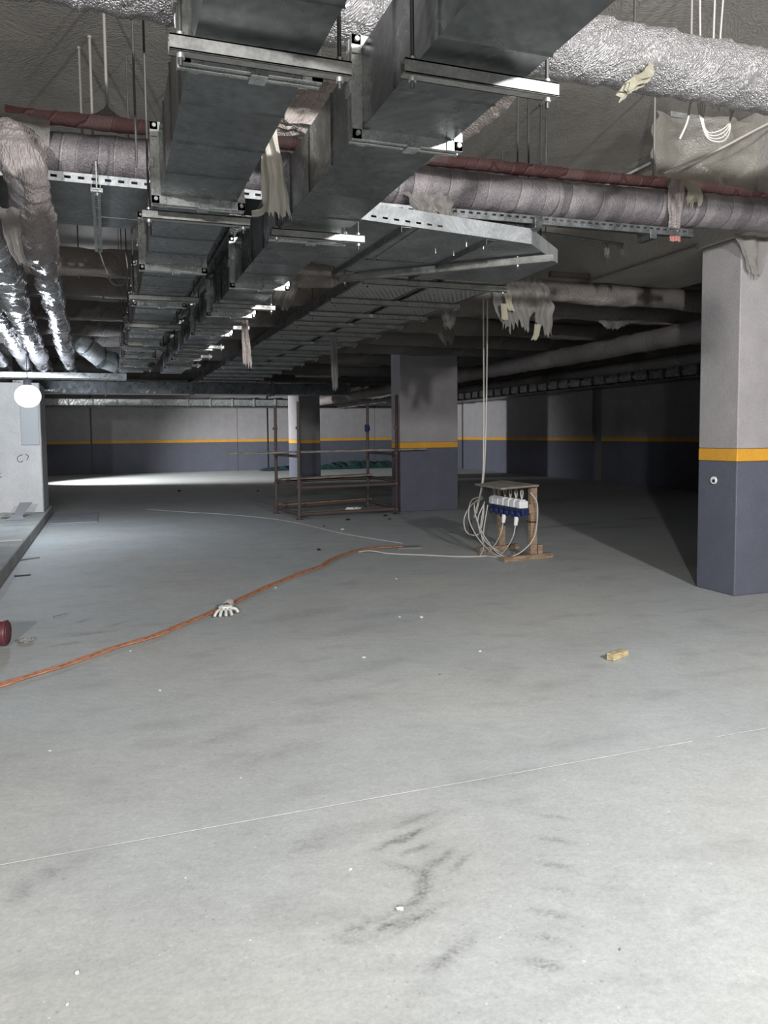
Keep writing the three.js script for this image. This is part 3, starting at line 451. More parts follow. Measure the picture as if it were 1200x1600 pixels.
function batten(label, x, D0, D1, y) { const o = thing('batten_light', label, 'light fitting', [x, y - 0.07, D0], null); part('housing', bx(x - 0.05, x + 0.05, y - 0.045, y, D0, D1, 0.008), M.strut, o); part('tube', rod(V(x, y - 0.06, D0 + 0.04), V(x, y - 0.06, D1 - 0.04), 0.014, 12), M.plastW, o); part('holder', [bx(x - 0.02, x + 0.02, y - 0.08, y - 0.04, D0, D0 + 0.04), bx(x - 0.02, x + 0.02, y - 0.08, y - 0.04, D1 - 0.04, D1)], M.strut, o); }
{ const y = CEIL, o = thing('batten_light', 'unlit batten light on the ceiling behind the thick foil duct', 'light fitting', [4.8, y - 0.08, 5.5]); part('housing', bx(4.56, 5.2, y - 0.05, y, 5.46, 5.56, 0.008), M.strut, o); part('tube', rod(V(4.6, y - 0.065, 5.51), V(5.16, y - 0.065, 5.51), 0.014, 12), M.trayDark, o); }
batten('long unlit batten light on the ceiling beside the beam', 5.12, 6.35, 7.55, CEIL);

// ---------------------------------------------------------------- cable trays
{ // cross tray at the left, seen from below
  const o = thing('cable_tray', 'cross cable tray with slotted edge behind the left duct', 'cable tray', [0, 3.0, 4.98], 'cable trays');
  for (const [a, b] of [[-0.62, 0.93], [0.93, 2.2]]) { part('tray_floor', bx(a, b, 3.0, 3.004, 4.99, 5.68, 0.001), M.traySheet, o); part('tray_floor', bx(a, b, 2.996, 3.0, 5.69, 5.95, 0.001), M.traySheet, o); }
  part('side_rail', slotBetween(V(-0.62, 3.0, 4.985), V(2.2, 3.0, 4.985), 0.055, { pitch: 0.075, slot: 0.036, slotH: 0.016, rows: [0.028] }), M.trayRail, o);
  part('side_rail', slotBetween(V(-0.62, 3.0, 5.96), V(2.2, 3.0, 5.96), 0.055, { pitch: 0.075, slot: 0.036, slotH: 0.016, rows: [0.028] }), M.trayRail, o);
}
{ const o = thing('slotted_channel', 'slotted channel under the left cross tray, holding a loose cable', 'channel', [0, 2.95, 4.92]);
  part('channel_web', slotBetween(V(-0.045, 2.955, 4.93), V(-0.045, 2.955, 6.55), 0.05, { up: new THREE.Vector3(1, 0, 0), pitch: 0.05, slot: 0.026, slotH: 0.014, rows: [0.025] }), M.strut, o);
  part('channel_lip', [bx(-0.047, -0.043, 2.955, 2.985, 4.93, 6.55, 0.001), bx(0.003, 0.007, 2.955, 2.985, 4.93, 6.55, 0.001)], M.strut, o);
  part('clamp', [bx(-0.05, 0.02, 2.94, 2.965, 4.93, 4.96, 0.003), rod(V(-0.015, 2.92, 4.945), V(-0.015, 3.12, 4.945), 0.006, 6), (() => { const n = new THREE.CylinderGeometry(0.014, 0.014, 0.014, 6); n.translate(-0.015, 2.93, -4.945); return n; })()], M.galvLight, o);
  part('loose_cable', cable([V(-0.02, 2.96, 6.5), V(0.02, 2.84, 6.55), V(0.08, 2.72, 6.6), V(0.16, 2.72, 6.6), V(0.19, 2.82, 6.6), V(0.18, 2.98, 6.6)], 0.007, 40, 6), M.rodPaint, o); }
{ const o = thing('slotted_rail', 'dark slotted rail below the grey wrapped pipe at right', 'rail', [3.2, 3.0, 4.98]);
  part('rail_web', slotBetween(V(2.2, 3.0, 4.96), V(4.32, 3.0, 4.9), 0.055, { pitch: 0.06, slot: 0.03, slotH: 0.014, rows: [0.036] }), M.trayDark, o);
  part('rail_lip', [bar(V(2.2, 3.0, 4.985), V(4.32, 3.0, 4.925), 0.05, 0.004, 0.001)], M.trayDark, o);
  for (const x of [2.95, 3.95]) part('bracket', bx(x - 0.03, x + 0.03, 2.96, 3.03, 4.9, 5.06, 0.004), M.trayDark, o); }
{ // wide tray bend with a bright slotted edge
  const o = thing('tray_bend', 'wide cable tray bend with bright slotted front edge', 'cable tray', [2.3, 2.86, 5.5], 'cable trays'), y = 2.86;
  const A = [1.15, 4.66], B = [2.93, 4.97], C = [3.46, 5.46], E = [3.5, 6.33], F2 = [2.12, 6.33], G = [1.35, 5.82], H = [1.2, 5.3];
  const sheet = pts => { const s = new THREE.Shape(pts.map(([x, D]) => new THREE.Vector2(x, D))); const g = new THREE.ExtrudeGeometry(s, { depth: 0.003, bevelEnabled: false }); g.rotateX(-Math.PI / 2); g.translate(0, y, 0); return planarUV(g); };
  part('tray_plate', sheet([A, [1.98, 4.805], [1.98, 5.75], G, H]), M.traySheet, o); part('tray_plate', sheet([[1.99, 4.807], B, C, [3.48, 5.75], [1.99, 5.75]]), M.traySheet, o); part('tray_plate', sheet([G, [3.48, 5.76], E, F2]), M.traySheet, o);
  const v = ([x, D]) => V(x, y, D);
  part('front_rail', slotBetween(v(A), v([2.25, 4.852]), 0.11, { pitch: 0.085, slot: 0.04, slotH: 0.013, rows: [0.03] }), M.trayRail, o);
  part('front_rail', slotBetween(v([2.25, 4.852]), v(B), 0.11, { rows: [] }), M.trayRail, o);
  part('side_rail', slotBetween(v(B), v(C), 0.11, { rows: [] }), M.trayRail, o); part('side_rail', slotBetween(v(C), v(E), 0.11, { rows: [] }), M.trayRail, o);
  for (const [x, D, Db] of [[1.86, 4.8, 6.3], [2.55, 4.93, 6.3]]) part('slotted_angle', [slotBetween(V(x, y - 0.004, D), V(x - 0.05, y - 0.004, Db), 0.07, { up: new THREE.Vector3(1, 0, 0), pitch: 0.05, slot: 0.026, slotH: 0.012, rows: [0.02] }), bar(V(x, y - 0.02, D), V(x - 0.05, y - 0.02, Db), 0.004, 0.04, 0.001)], M.trayDark, o);
  for (const [x, D] of [[2.45, 5.05], [2.6, 5.08], [2.32, 5.3], [2.48, 5.33]]) part('bolt', rod(V(x, y - 0.035, D), V(x, y + 0.01, D), 0.006, 6), M.zinc, o); }
hanger('slanting channel carrying the wide tray bend', 1.90, 3.22, 2.79, 6.36, { Db: 5.14, rodB: [3.02, 5.325], h: 0.055, group: 'hangers under the cable tray' });
// two parallel trays running away from the camera on a row of channels
for (const [xa, xb, lab] of [[2.16, 2.78, 'left'], [2.86, 3.48, 'right']]) {
  const o = thing('cable_tray', `${lab} one of the twin perforated cable trays running away`, 'cable tray', [(xa + xb) / 2, 2.86, 6.3], 'cable trays');
  for (let D = 6.35; D < 24; D += 2.5) { part('tray_floor', planarUV(bx(xa, xb, 2.86, 2.862, D, D + 2.49, 0)), M.perf, o); for (const x of [xa, xb]) part('side_rail', bx(x - 0.012, x + 0.012, 2.85, 2.95, D, D + 2.495, 0.002), M.trayDark, o); }
}
[6.41, 7.43, 8.3, 9.06, 9.92, 10.97, 12.2, 13.2, 14.2, 15.2, 16.2, 17.2, 18.2, 19.2, 20.2, 21.2, 22.2].forEach((D, i) => hanger(`channel under the twin cable trays, ${ORD[i]} from the camera`, 2.12, 3.52, 2.795, D, { h: 0.055, group: 'hangers under the cable tray' }));
{ // narrow tray between the ducts
  const o = thing('cable_tray', 'narrow dark slotted tray above and between the two ducts', 'cable tray', [0.8, 2.88, 5], 'cable trays');
  part('tray_floor', bx(0.66, 0.93, 2.88, 2.883, 4.95, 13.5, 0), M.trayDark, o);
  for (const x of [0.66, 0.93]) part('side_rail', slotBetween(V(x, 2.87, 4.95), V(x, 2.87, 10.5), 0.05, { pitch: 0.06, slot: 0.03, slotH: 0.014, rows: [0.026] }), M.trayDark, o);
  part('slotted_angle', slotBetween(V(0.80, 2.86, 4.95), V(0.80, 2.86, 9.5), 0.06, { up: new THREE.Vector3(1, 0, 0), pitch: 0.055, slot: 0.028, slotH: 0.016, rows: [0.03] }), M.trayDark, o); }

// ---------------------------------------------------------------- cross pipes behind, one after the other
[[7.65, 3.09, 0.125, 'foilDim'], [8.75, 3.09, 0.125, 'foilDim'], [10.45, 3.08, 0.13, 'foilGrey'], [11.95, 3.08, 0.13, 'foilGrey'], [13.45, 3.085, 0.12, 'foilGrey'], [15.6, 3.12, 0.15, 'foilGrey'], [18.7, 3.13, 0.16, 'foilGrey'], [22.6, 3.2, 0.17, 'foilGrey'], [26.5, 3.22, 0.18, 'foilGrey']].forEach(([D, y, r, m], i) => {
  const x0 = D > 16 && D < 26 ? -1.9 : -6.5;
  single('cross_pipe', wrapPipe([V(x0, y - 0.02, D), V(-1, y, D), V(3, y + 0.01, D), V(7, y - 0.01, D), V(12.7, y, D)], r, { step: 0.09, seg: 18, amp: 0.022, ridge: 0.008, pitch: 0.3, lump: 0.03 }), M[m], `dusty insulated cross pipe, ${ORD[i]} behind the grey wrapped pipe`, 'pipe', 'insulated cross pipes');
});
for (const [x, D, l] of [[6.6, 7.65, 'thin rod on the nearest cross pipe right of the nearest pier'], [3.9, 8.75, 'thin rod on the second cross pipe beside the twin trays'], [7.6, 10.45, 'thin rod on the third cross pipe in the dark right aisle'], [6.6, 11.95, 'thin rod on the fourth cross pipe before the middle column'], [-0.2, 7.65, 'thin rod on the nearest cross pipe left of the left duct'], [0.0, 8.75, 'thin rod on the second cross pipe left of the left duct']]) pipeRod(l, x, D, 2.95);
single('thin_pipe', wrapPipe([V(4.75, 3.28, 7.65), V(8, 3.29, 7.65), V(12.7, 3.29, 7.65)], 0.035, { step: 0.1, seg: 12, amp: 0.006 }), M.foilGrey, 'thin dusty pipe on top of the nearest cross pipe', 'pipe');
// pipes running away from the camera at the right
single('long_pipe', wrapPipe([V(7.15, 2.77, 7.2), V(7.3, 2.76, 12.6), V(7.42, 2.74, 20), V(7.5, 2.72, 31.8)], 0.145, { step: 0.08, seg: 20, amp: 0.02, ridge: 0.008, pitch: 0.4, lump: 0.025 }), M.foilDim, 'long insulated pipe running away along the right aisle', 'pipe');
single('long_pipe', wrapPipe([V(9.2, 2.72, 7.5), V(9.3, 2.71, 15), V(9.4, 2.7, 31.8)], 0.10, { step: 0.1, seg: 16, amp: 0.03, lump: 0.05 }), M.foilGrey, 'lumpy dark pipe beyond the long insulated pipe at right', 'pipe');
// pipes at the left running away, shiny in the floodlight
single('long_pipe', wrapPipe([V(-0.62, 3.19, 5.0), V(-0.46, 3.14, 4.86), V(-0.38, 2.96, 4.66), V(-0.365, 2.80, 4.9), V(-0.38, 2.76, 5.5), V(-0.41, 2.75, 6.8), V(-0.45, 2.75, 8.6), V(-0.56, 2.74, 13.3), V(-0.62, 2.74, 16.0)], 0.100, { step: 0.03, seg: 26, amp: 0.026, ridge: 0.010, pitch: 0.3, lump: 0.06 }), M.foilShiny, 'lumpy film wrapped pipe running away left of the left duct', 'pipe');
single('film_wrap', wrapPipe([V(-0.55, 3.20, 4.98), V(-0.44, 3.12, 4.84), V(-0.375, 2.96, 4.66), V(-0.362, 2.81, 4.85), V(-0.375, 2.765, 5.4), V(-0.395, 2.755, 6.3)], 0.112, { step: 0.010, seg: 44, amp: 0.03, ridge: 0.014, pitch: 0.075, lump: 0.05, skew: 0.9 }), M.filmPink, 'crumpled pinkish film bound around the bend at far left', 'film');
single('film_hanger', tatter([V(-0.47, 2.74, 4.68), V(-0.45, 2.62, 4.62), V(-0.43, 2.50, 4.62), V(-0.395, 2.42, 4.62)], t => 0.11 - 0.055 * t, X, { fold: 0.012, folds: 1.5, torn: 0.1 }), M.film, 'pale film tongue hanging from the pipe bend at far left', 'film');
single('long_pipe', wrapPipe([V(-0.58, 2.80, 0.2), V(-0.66, 2.79, 4.6), V(-0.70, 2.76, 6.65), V(-0.80, 2.75, 8.6), V(-0.92, 2.75, 12), V(-1.06, 2.74, 16.0)], 0.115, { step: 0.03, seg: 24, amp: 0.03, ridge: 0.012, pitch: 0.35, lump: 0.07 }), M.foilShiny, 'second shiny wrapped pipe from the left duct, above the floodlight', 'pipe');
single('long_pipe', wrapPipe([V(-0.82, 2.78, 0.2), V(-0.95, 2.76, 6.5), V(-1.04, 2.75, 9.2), V(-1.23, 2.75, 13.5), V(-1.34, 2.74, 16.0)], 0.095, { step: 0.04, seg: 20, amp: 0.025, ridge: 0.01, pitch: 0.4, lump: 0.05 }), M.foilShiny, 'third shiny wrapped pipe from the left duct, at the edge', 'pipe');
single('long_pipe', wrapPipe([V(-1.05, 2.78, 0.2), V(-1.3, 2.76, 8), V(-1.5, 2.75, 12), V(-1.68, 2.74, 16.0)], 0.085, { step: 0.05, seg: 18, amp: 0.025, lump: 0.04 }), M.foilShiny, 'outermost shiny pipe at the left edge, farthest from the ducts', 'pipe');
single('cross_duct', bx(-4.2, 0.35, 2.52, 2.62, 14.5, 14.95, 0.006), M.galvLight, 'pale flat cross duct above the white low wall', 'duct');
// dark flat ducts crossing far back
{ const o = thing('cross_duct', 'dark flat cross duct far back below the cross pipes', 'duct', [3, 2.5, 19.5]); for (let x = -2; x < 6; x += 2) { part('duct_section', bx(x, x + 1.98, 2.52, 2.80, 19.3, 19.9, 0.006), M.trayDark, o); part('flange', bx(x + 1.96, x + 2.0, 2.49, 2.83, 19.27, 19.93, 0.004), M.trayDark, o); } }
// galvanized ducts along the tops of the far and right walls, with standing seams
{ const o = thing('wall_duct', 'galvanized duct with ribs along the top of the far wall', 'duct', [5, 2.68, 32.3]);
  for (let x = -6.8; x < 13; x += 0.9) { part('duct_section', bx(x, x + 0.89, 2.72, 2.98, 32.2, 32.7, 0.006), M.galvLight, o); part('rib', bx(x - 0.025, x + 0.025, 2.69, 3.01, 32.17, 32.73, 0.004), M.strut, o); }
  part('shelf_rail', bx(-6.9, 13.2, 2.645, 2.685, 32.15, 32.9, 0.004), M.trayDark, o); }
{ const o = thing('wall_duct', 'galvanized duct with ribs along the top of the right wall', 'duct', [13.4, 2.72, 20]);
  for (let D = 9.2; D < 32; D += 0.6) { part('duct_section', bx(13.1, 13.6, 2.83, 3.28, D, D + 0.59, 0.006), M.galvLight, o); part('rib', bx(13.06, 13.64, 2.80, 3.31, D - 0.03, D + 0.03, 0.004), M.trayDark, o); }
  part('shelf_rail', bx(13.05, 13.9, 2.76, 2.80, 8, 32, 0.004), M.trayDark, o); }

// ---------------------------------------------------------------- scaffold
{ const P = { a: [3.15, 13.25], b: [5.05, 13.40], c: [2.99, 14.45], d: [5.0, 14.95] }, top = { a: 2.08, b: 2.22, c: 2.06, d: 2.12 };
  const o = thing('scaffold', 'rusty tube scaffold frame standing before the middle column', 'scaffold', [4.0, 0, 14.0]);
  for (const k of 'abcd') { const [x, D] = P[k]; const p = part('post', rod(V(x, 0.012, D), V(x + 0.01, top[k], D), 0.030, 12), k === 'b' ? M.rustRed : M.rust, o);
    part('base_plate', bx(x - 0.06, x + 0.06, 0, 0.012, D - 0.06, D + 0.06, 0.002), M.rust, p); for (const y of [0.09, 0.58, 1.14, 1.62]) { const c = new THREE.CylinderGeometry(0.045, 0.045, 0.05, 10); c.translate(x, y, -D); part('coupler', c, M.rust, p); }
    if (k === 'd') { const t = lumpy(0.1, 0.16, 0.1, 0.5, 4, 3, 2); t.translate(x, 1.62, -D); part('blue_tie', planarUV(t), M.plastBlue, p); } }
  const R = (k, l, y, r = 0.028) => part('ledger', rod(V(...[P[k][0], y, P[k][1]]), V(P[l][0], y + 0.01, P[l][1]), r, 10), M.rust, o);
  R('a', 'b', 0.09, 0.034); R('a', 'b', 0.56); R('c', 'd', 0.60); R('a', 'c', 0.10); R('b', 'd', 0.12); R('a', 'c', 0.62); R('b', 'd', 0.62); R('c', 'd', 0.12);
  R('a', 'c', 1.12, 0.026); R('b', 'd', 1.12, 0.026);
}
single('scaffold_plank', bar(V(1.95, 1.185, 13.45), V(5.72, 1.205, 13.62), 0.20, 0.036, 0.006), M.woodGrey, 'long grey plank laid across the scaffold at table height', 'plank');
single('scaffold_plank', bar(V(3.05, 0.66, 14.35), V(4.98, 0.68, 14.75), 0.24, 0.036, 0.006), M.woodGrey, 'short plank on the low back rail of the scaffold', 'plank');
single('scaffold_plank', bar(V(3.1, 0.16, 14.6), V(5.1, 0.16, 15.2), 0.25, 0.03, 0.006), M.wood, 'brown board lying at the foot of the scaffold', 'plank');
{ const g = lumpy(0.3, 0.09, 0.2, 0.9, 3, 3, 8); g.translate(4.45, 0.04, -14.2); single('rag', planarUV(g), M.glove, 'crumpled pale rag on the floor inside the scaffold', 'rag'); }

// ---------------------------------------------------------------- wooden stand with a row of sockets and its cables
{ const o = thing('socket_stand', 'improvised wooden stand carrying a row of power sockets', 'socket stand', [4.6, 0, 8.3]);
  part('foot', bar(V(4.27, 0.03, 7.86), V(4.98, 0.03, 7.95), 0.075, 0.06, 0.005), M.wood, o); part('foot', bar(V(4.36, 0.03, 8.68), V(4.98, 0.03, 8.76), 0.075, 0.06, 0.005), M.wood, o);
  part('upright', bx(4.66, 4.745, 0.06, 0.87, 7.89, 7.96, 0.005), M.wood, o); part('upright', bx(4.66, 4.745, 0.06, 0.87, 8.66, 8.73, 0.005), M.wood, o);
  part('foot_block', bx(4.76, 4.82, 0.06, 0.17, 7.89, 7.97, 0.004), M.wood, o);
  { const s = new THREE.Shape([[4.08, 7.55], [4.72, 7.82], [4.78, 8.78], [4.16, 8.35]].map(([x, D]) => new THREE.Vector2(x, D))); const g = new THREE.ExtrudeGeometry(s, { depth: 0.018, bevelEnabled: true, bevelSize: 0.002, bevelThickness: 0.002, bevelSegments: 1 }); g.rotateX(-Math.PI / 2); g.translate(0, 0.87, 0); part('top_board', planarUV(g), M.woodGrey, o); }
  part('crossbar', bx(4.62, 4.66, 0.55, 0.66, 7.86, 8.75, 0.004), M.wood, o);
  const st = part('socket_strip', bx(4.53, 4.62, 0.53, 0.61, 7.86, 8.66, 0.008), M.plastBlue, o);
  for (let i = 0; i < 6; i++) { const D = 7.93 + i * 0.135;
    part('socket_outlet', [bx(4.50, 4.62, 0.61, 0.70, D - 0.05, D + 0.05, 0.014), bx(4.515, 4.60, 0.665, 0.715, D - 0.032, D + 0.032, 0.012)], M.plastW, st);
    const c = new THREE.CylinderGeometry(0.03, 0.035, 0.06, 12); c.rotateZ(0.5); c.translate(4.515, 0.535, -D); part('socket_cap', c, M.plastBlue, st);
    part('feed_cable', cable([V(4.56, 0.71, D), V(4.55, 0.79, D + 0.01), V(4.58, 0.83, D + 0.04), V(4.62, 0.80, D + 0.08), V(4.63, 0.72, D + 0.11)], 0.009, 24, 6), M.cableW, st); }
  for (const D of [7.94, 8.24]) { const g = [(() => { const c = new THREE.CylinderGeometry(0.03, 0.022, 0.10, 10); c.rotateZ(-0.15); c.translate(4.49, 0.46, -D); return c; })()]; const p = part('plug', g, M.plastW, o);
    part('plug_cable', cable([V(4.48, 0.41, D), V(4.47, 0.3, D + 0.02), V(4.45, 0.15, D + 0.12), V(4.42, 0.02, D + 0.25)], 0.008, 24, 6), M.cableW, p); }
  part('black_tie', (() => { const g = new THREE.TorusGeometry(0.062, 0.008, 6, 18); g.rotateX(Math.PI / 2); g.translate(4.70, 0.45, -7.92); return g; })(), M.black, o);
}
{ const o = thing('cable_bundle', 'looped pale cables hanging from the socket stand to the floor', 'cable', [4.4, 0, 8.4]);
  const loops = [
    [V(4.62, 0.80, 7.84), V(4.68, 0.70, 7.8), V(4.70, 0.45, 7.82), V(4.62, 0.25, 7.78), V(4.45, 0.08, 7.85), V(4.34, 0.05, 8.0), V(4.28, 0.22, 8.3), V(4.25, 0.45, 8.5), V(4.28, 0.64, 8.6), V(4.42, 0.68, 8.66)],
    [V(4.42, 0.70, 8.68), V(4.28, 0.66, 8.68), V(4.22, 0.45, 8.65), V(4.26, 0.22, 8.5), V(4.34, 0.05, 8.25), V(4.4, 0.012, 8.0)],
    [V(4.42, 0.66, 8.7), V(4.30, 0.60, 8.72), V(4.19, 0.42, 8.72), V(4.22, 0.25, 8.7), V(4.35, 0.22, 8.66), V(4.42, 0.4, 8.66), V(4.44, 0.6, 8.66)],
    [V(4.44, 0.64, 8.64), V(4.33, 0.4, 8.62), V(4.38, 0.15, 8.5), V(4.5, 0.02, 8.3), V(4.36, 0.014, 8.15), V(4.25, 0.012, 8.3)],
    [V(4.44, 0.62, 8.66), V(4.36, 0.3, 8.6), V(4.3, 0.1, 8.4), V(4.2, 0.012, 8.3)],
    [V(4.46, 0.6, 8.6), V(4.40, 0.25, 8.6), V(4.35, 0.1, 8.5), V(4.24, 0.012, 8.36)]];
  loops.forEach((l, i) => part('cable_loop', cable(l, 0.008, 60, 6), M.cableW, o));
  part('black_tie', rod(V(4.24, 0.42, 8.66), V(4.25, 0.24, 8.64), 0.02, 8), M.black, o); }
single('floor_cable', cable([V(4.30, 0.008, 8.28), V(4.0, 0.008, 8.36), V(3.62, 0.008, 8.66), V(3.25, 0.008, 8.96), V(3.06, 0.03, 9.12), V(2.95, 0.008, 9.22)], 0.009, 60, 6), M.cableW, 'pale cable on the floor from the stand to the orange hose', 'cable');
single('floor_cable', cable([V(3.74, 0.008, 9.7), V(3.3, 0.008, 11.0), V(3.0, 0.008, 12.6), V(2.72, 0.008, 13.5), V(2.1, 0.008, 14.6), V(1.28, 0.008, 15.6), V(0.7, 0.008, 16.4)], 0.007, 80, 6), M.cableW, 'thin pale cable on the floor running back past the scaffold', 'cable');
{ const o = thing('drop_cable', 'twin pale cables dropping from the ceiling to the socket stand', 'cable', [4.28, 0.7, 8.3]);
  part('cable_strand', cable([V(4.24, CEIL, 8.3), V(4.25, 2.7, 8.3), V(4.26, 1.4, 8.32), V(4.25, 0.9, 8.34), V(4.27, 0.45, 8.6)], 0.009, 30, 6), M.cableW, o);
  part('cable_strand', cable([V(4.31, CEIL, 8.3), V(4.30, 2.7, 8.3), V(4.285, 1.4, 8.32), V(4.27, 0.93, 8.35), V(4.30, 0.5, 8.6)], 0.009, 30, 6), M.cableW, o); }

// ---------------------------------------------------------------- orange hose, glove, block, can, litter
{ const pts = [[-1.02, 4.78], [-0.66, 5.04], [-0.56, 5.13], [-0.28, 5.37], [-0.06, 5.60], [0.0, 5.66], [0.27, 5.87], [0.5, 6.15], [0.77, 6.49], [1.0, 6.80], [1.23, 7.13], [1.6, 7.62], [2.0, 8.1], [2.28, 8.4], [2.33, 8.52], [2.62, 8.95], [3.05, 9.36], [3.3, 9.42], [3.62, 9.40]];
  const c = new THREE.CatmullRomCurve3(pts.map(([x, D]) => V(x, 0.013, D))), n = 320, m = 10, L = c.getLength(), pos = [], uv = [], idx = [], P = new THREE.Vector3(), T = new THREE.Vector3();
  for (let i = 0; i <= n; i++) { const t = i / n; c.getPointAt(t, P); c.getTangentAt(t, T); const S = new THREE.Vector3(T.z, 0, -T.x).normalize(), s = t * L, w = 0.030 + 0.009 * nz(s * 2.5, 3) + 0.008 * nz(s * 9, 7), tw = 0.9 * nz(s * 1.3, 5) + 0.4 * nz(s * 6, 1);
    for (let j = 0; j <= m; j++) { const a = j / m * 6.2832, e = w * Math.cos(a), h = 0.011 * Math.sin(a); const ex = e * Math.cos(tw * 0.8) - h * Math.sin(tw * 0.8), ey = Math.abs(e * Math.sin(tw * 0.8)) * Math.sign(Math.cos(a) || 1) + h; pos.push(P.x + S.x * ex, Math.max(0.002, P.y + ey * 0.8 + 0.006), P.z + S.z * ex); uv.push(s, j / m * 0.1); } }
  for (let i = 0; i < n; i++) for (let j = 0; j < m; j++) { const a = i * (m + 1) + j, b = a + m + 1; idx.push(a, a + 1, b, b, a + 1, b + 1); }
  const g = new THREE.BufferGeometry(); g.setAttribute('position', new THREE.Float32BufferAttribute(pos, 3)); g.setAttribute('uv', new THREE.Float32BufferAttribute(uv, 2)); g.setIndex(idx); g.computeVertexNormals();
  single('flat_hose', g, M.orange, 'crumpled orange flat hose snaking across the floor', 'hose'); }
single('scrap_sheet', (() => { const s = new THREE.Shape([[3.52, 9.30], [3.82, 9.22], [3.86, 9.42], [3.6, 9.52]].map(([x, D]) => new THREE.Vector2(x, D))); const g = new THREE.ExtrudeGeometry(s, { depth: 0.012, bevelEnabled: false }); g.rotateX(-Math.PI / 2); g.translate(0, 0.001, 0); return planarUV(g); })(), M.card, 'small dark flat scrap at the far end of the orange hose', 'scrap');
{ const o = thing('work_glove', 'dirty white work glove dropped on the orange hose', 'glove', [0.87, 0, 6.42]); const g = [];
  const palm = lumpy(0.12, 0.05, 0.11, 0.25, 3, 3, 4); palm.translate(0.89, 0.05, -6.47); g.push(planarUV(palm));
  const fing = [[-0.05, -0.02], [-0.025, -0.045], [0.005, -0.05], [0.035, -0.04]]; for (const [dx, dD] of fing) g.push(wrapPipe([V(0.88 + dx * 0.8, 0.05, 6.44), V(0.87 + dx * 1.3, 0.042, 6.40 + dD * 0.5), V(0.86 + dx * 1.7, 0.014, 6.36 + dD)], 0.012, { n: 10, seg: 10, amp: 0.003, endTaper: true }));
  g.push(wrapPipe([V(0.93, 0.05, 6.47), V(0.97, 0.04, 6.44), V(0.985, 0.016, 6.41)], 0.012, { n: 10, seg: 10, amp: 0.003, endTaper: true }));
  part('hand_part', g, M.glove, o); part('cuff', wrapPipe([V(0.90, 0.05, 6.5), V(0.92, 0.06, 6.56), V(0.94, 0.055, 6.62)], 0.04, { n: 10, seg: 14, amp: 0.012 }), M.cloth, o); }
{ const g = planarUV(new RoundedBoxGeometry(0.19, 0.045, 0.055, 2, 0.004)), p = g.attributes.position; for (let i = 0; i < p.count; i++) { if (p.getX(i) > 0.02 && p.getY(i) > 0) p.setY(i, p.getY(i) - 0.008); p.setY(i, p.getY(i) + 0.003 * nz(p.getX(i) * 60, p.getZ(i) * 60)); } g.rotateY(0.42); g.translate(3.14, 0.024, -4.20); single('wood_block', g, M.woodPale, 'pale offcut of wood lying alone on the floor', 'wood offcut'); }
{ const o = thing('red_can', 'dark red plastic tub lying on its side at the left edge', 'tub', [-0.8, 0, 6.1]); const pr = [[0, 0], [0.085, 0], [0.092, 0.006], [0.094, 0.02], [0.088, 0.024], [0.092, 0.09], [0.097, 0.19], [0.104, 0.196], [0.104, 0.21], [0.098, 0.212]].map(([r, y]) => new THREE.Vector2(r, y));
  const g = new THREE.LatheGeometry(pr, 32); g.rotateZ(Math.PI / 2); g.rotateY(-0.15); g.translate(-0.72, 0.105, -6.02); part('tub_body', g, std({ color: lin(0.11, 0.03, 0.036), roughness: 0.45, side: THREE.DoubleSide }), o);
  const t = new THREE.TorusGeometry(0.075, 0.004, 6, 28); t.rotateY(Math.PI / 2 - 0.15); t.translate(-0.718, 0.105, -6.02); part('base_ring', t, M.bucket, o); }
{ const g = lumpy(0.1, 0.035, 0.08, 0.9, 3, 3, 6); g.translate(-0.62, 0.016, -6.12); single('plastic_scrap', planarUV(g), M.film, 'crumpled clear plastic scrap beside the red tub', 'plastic scrap'); }
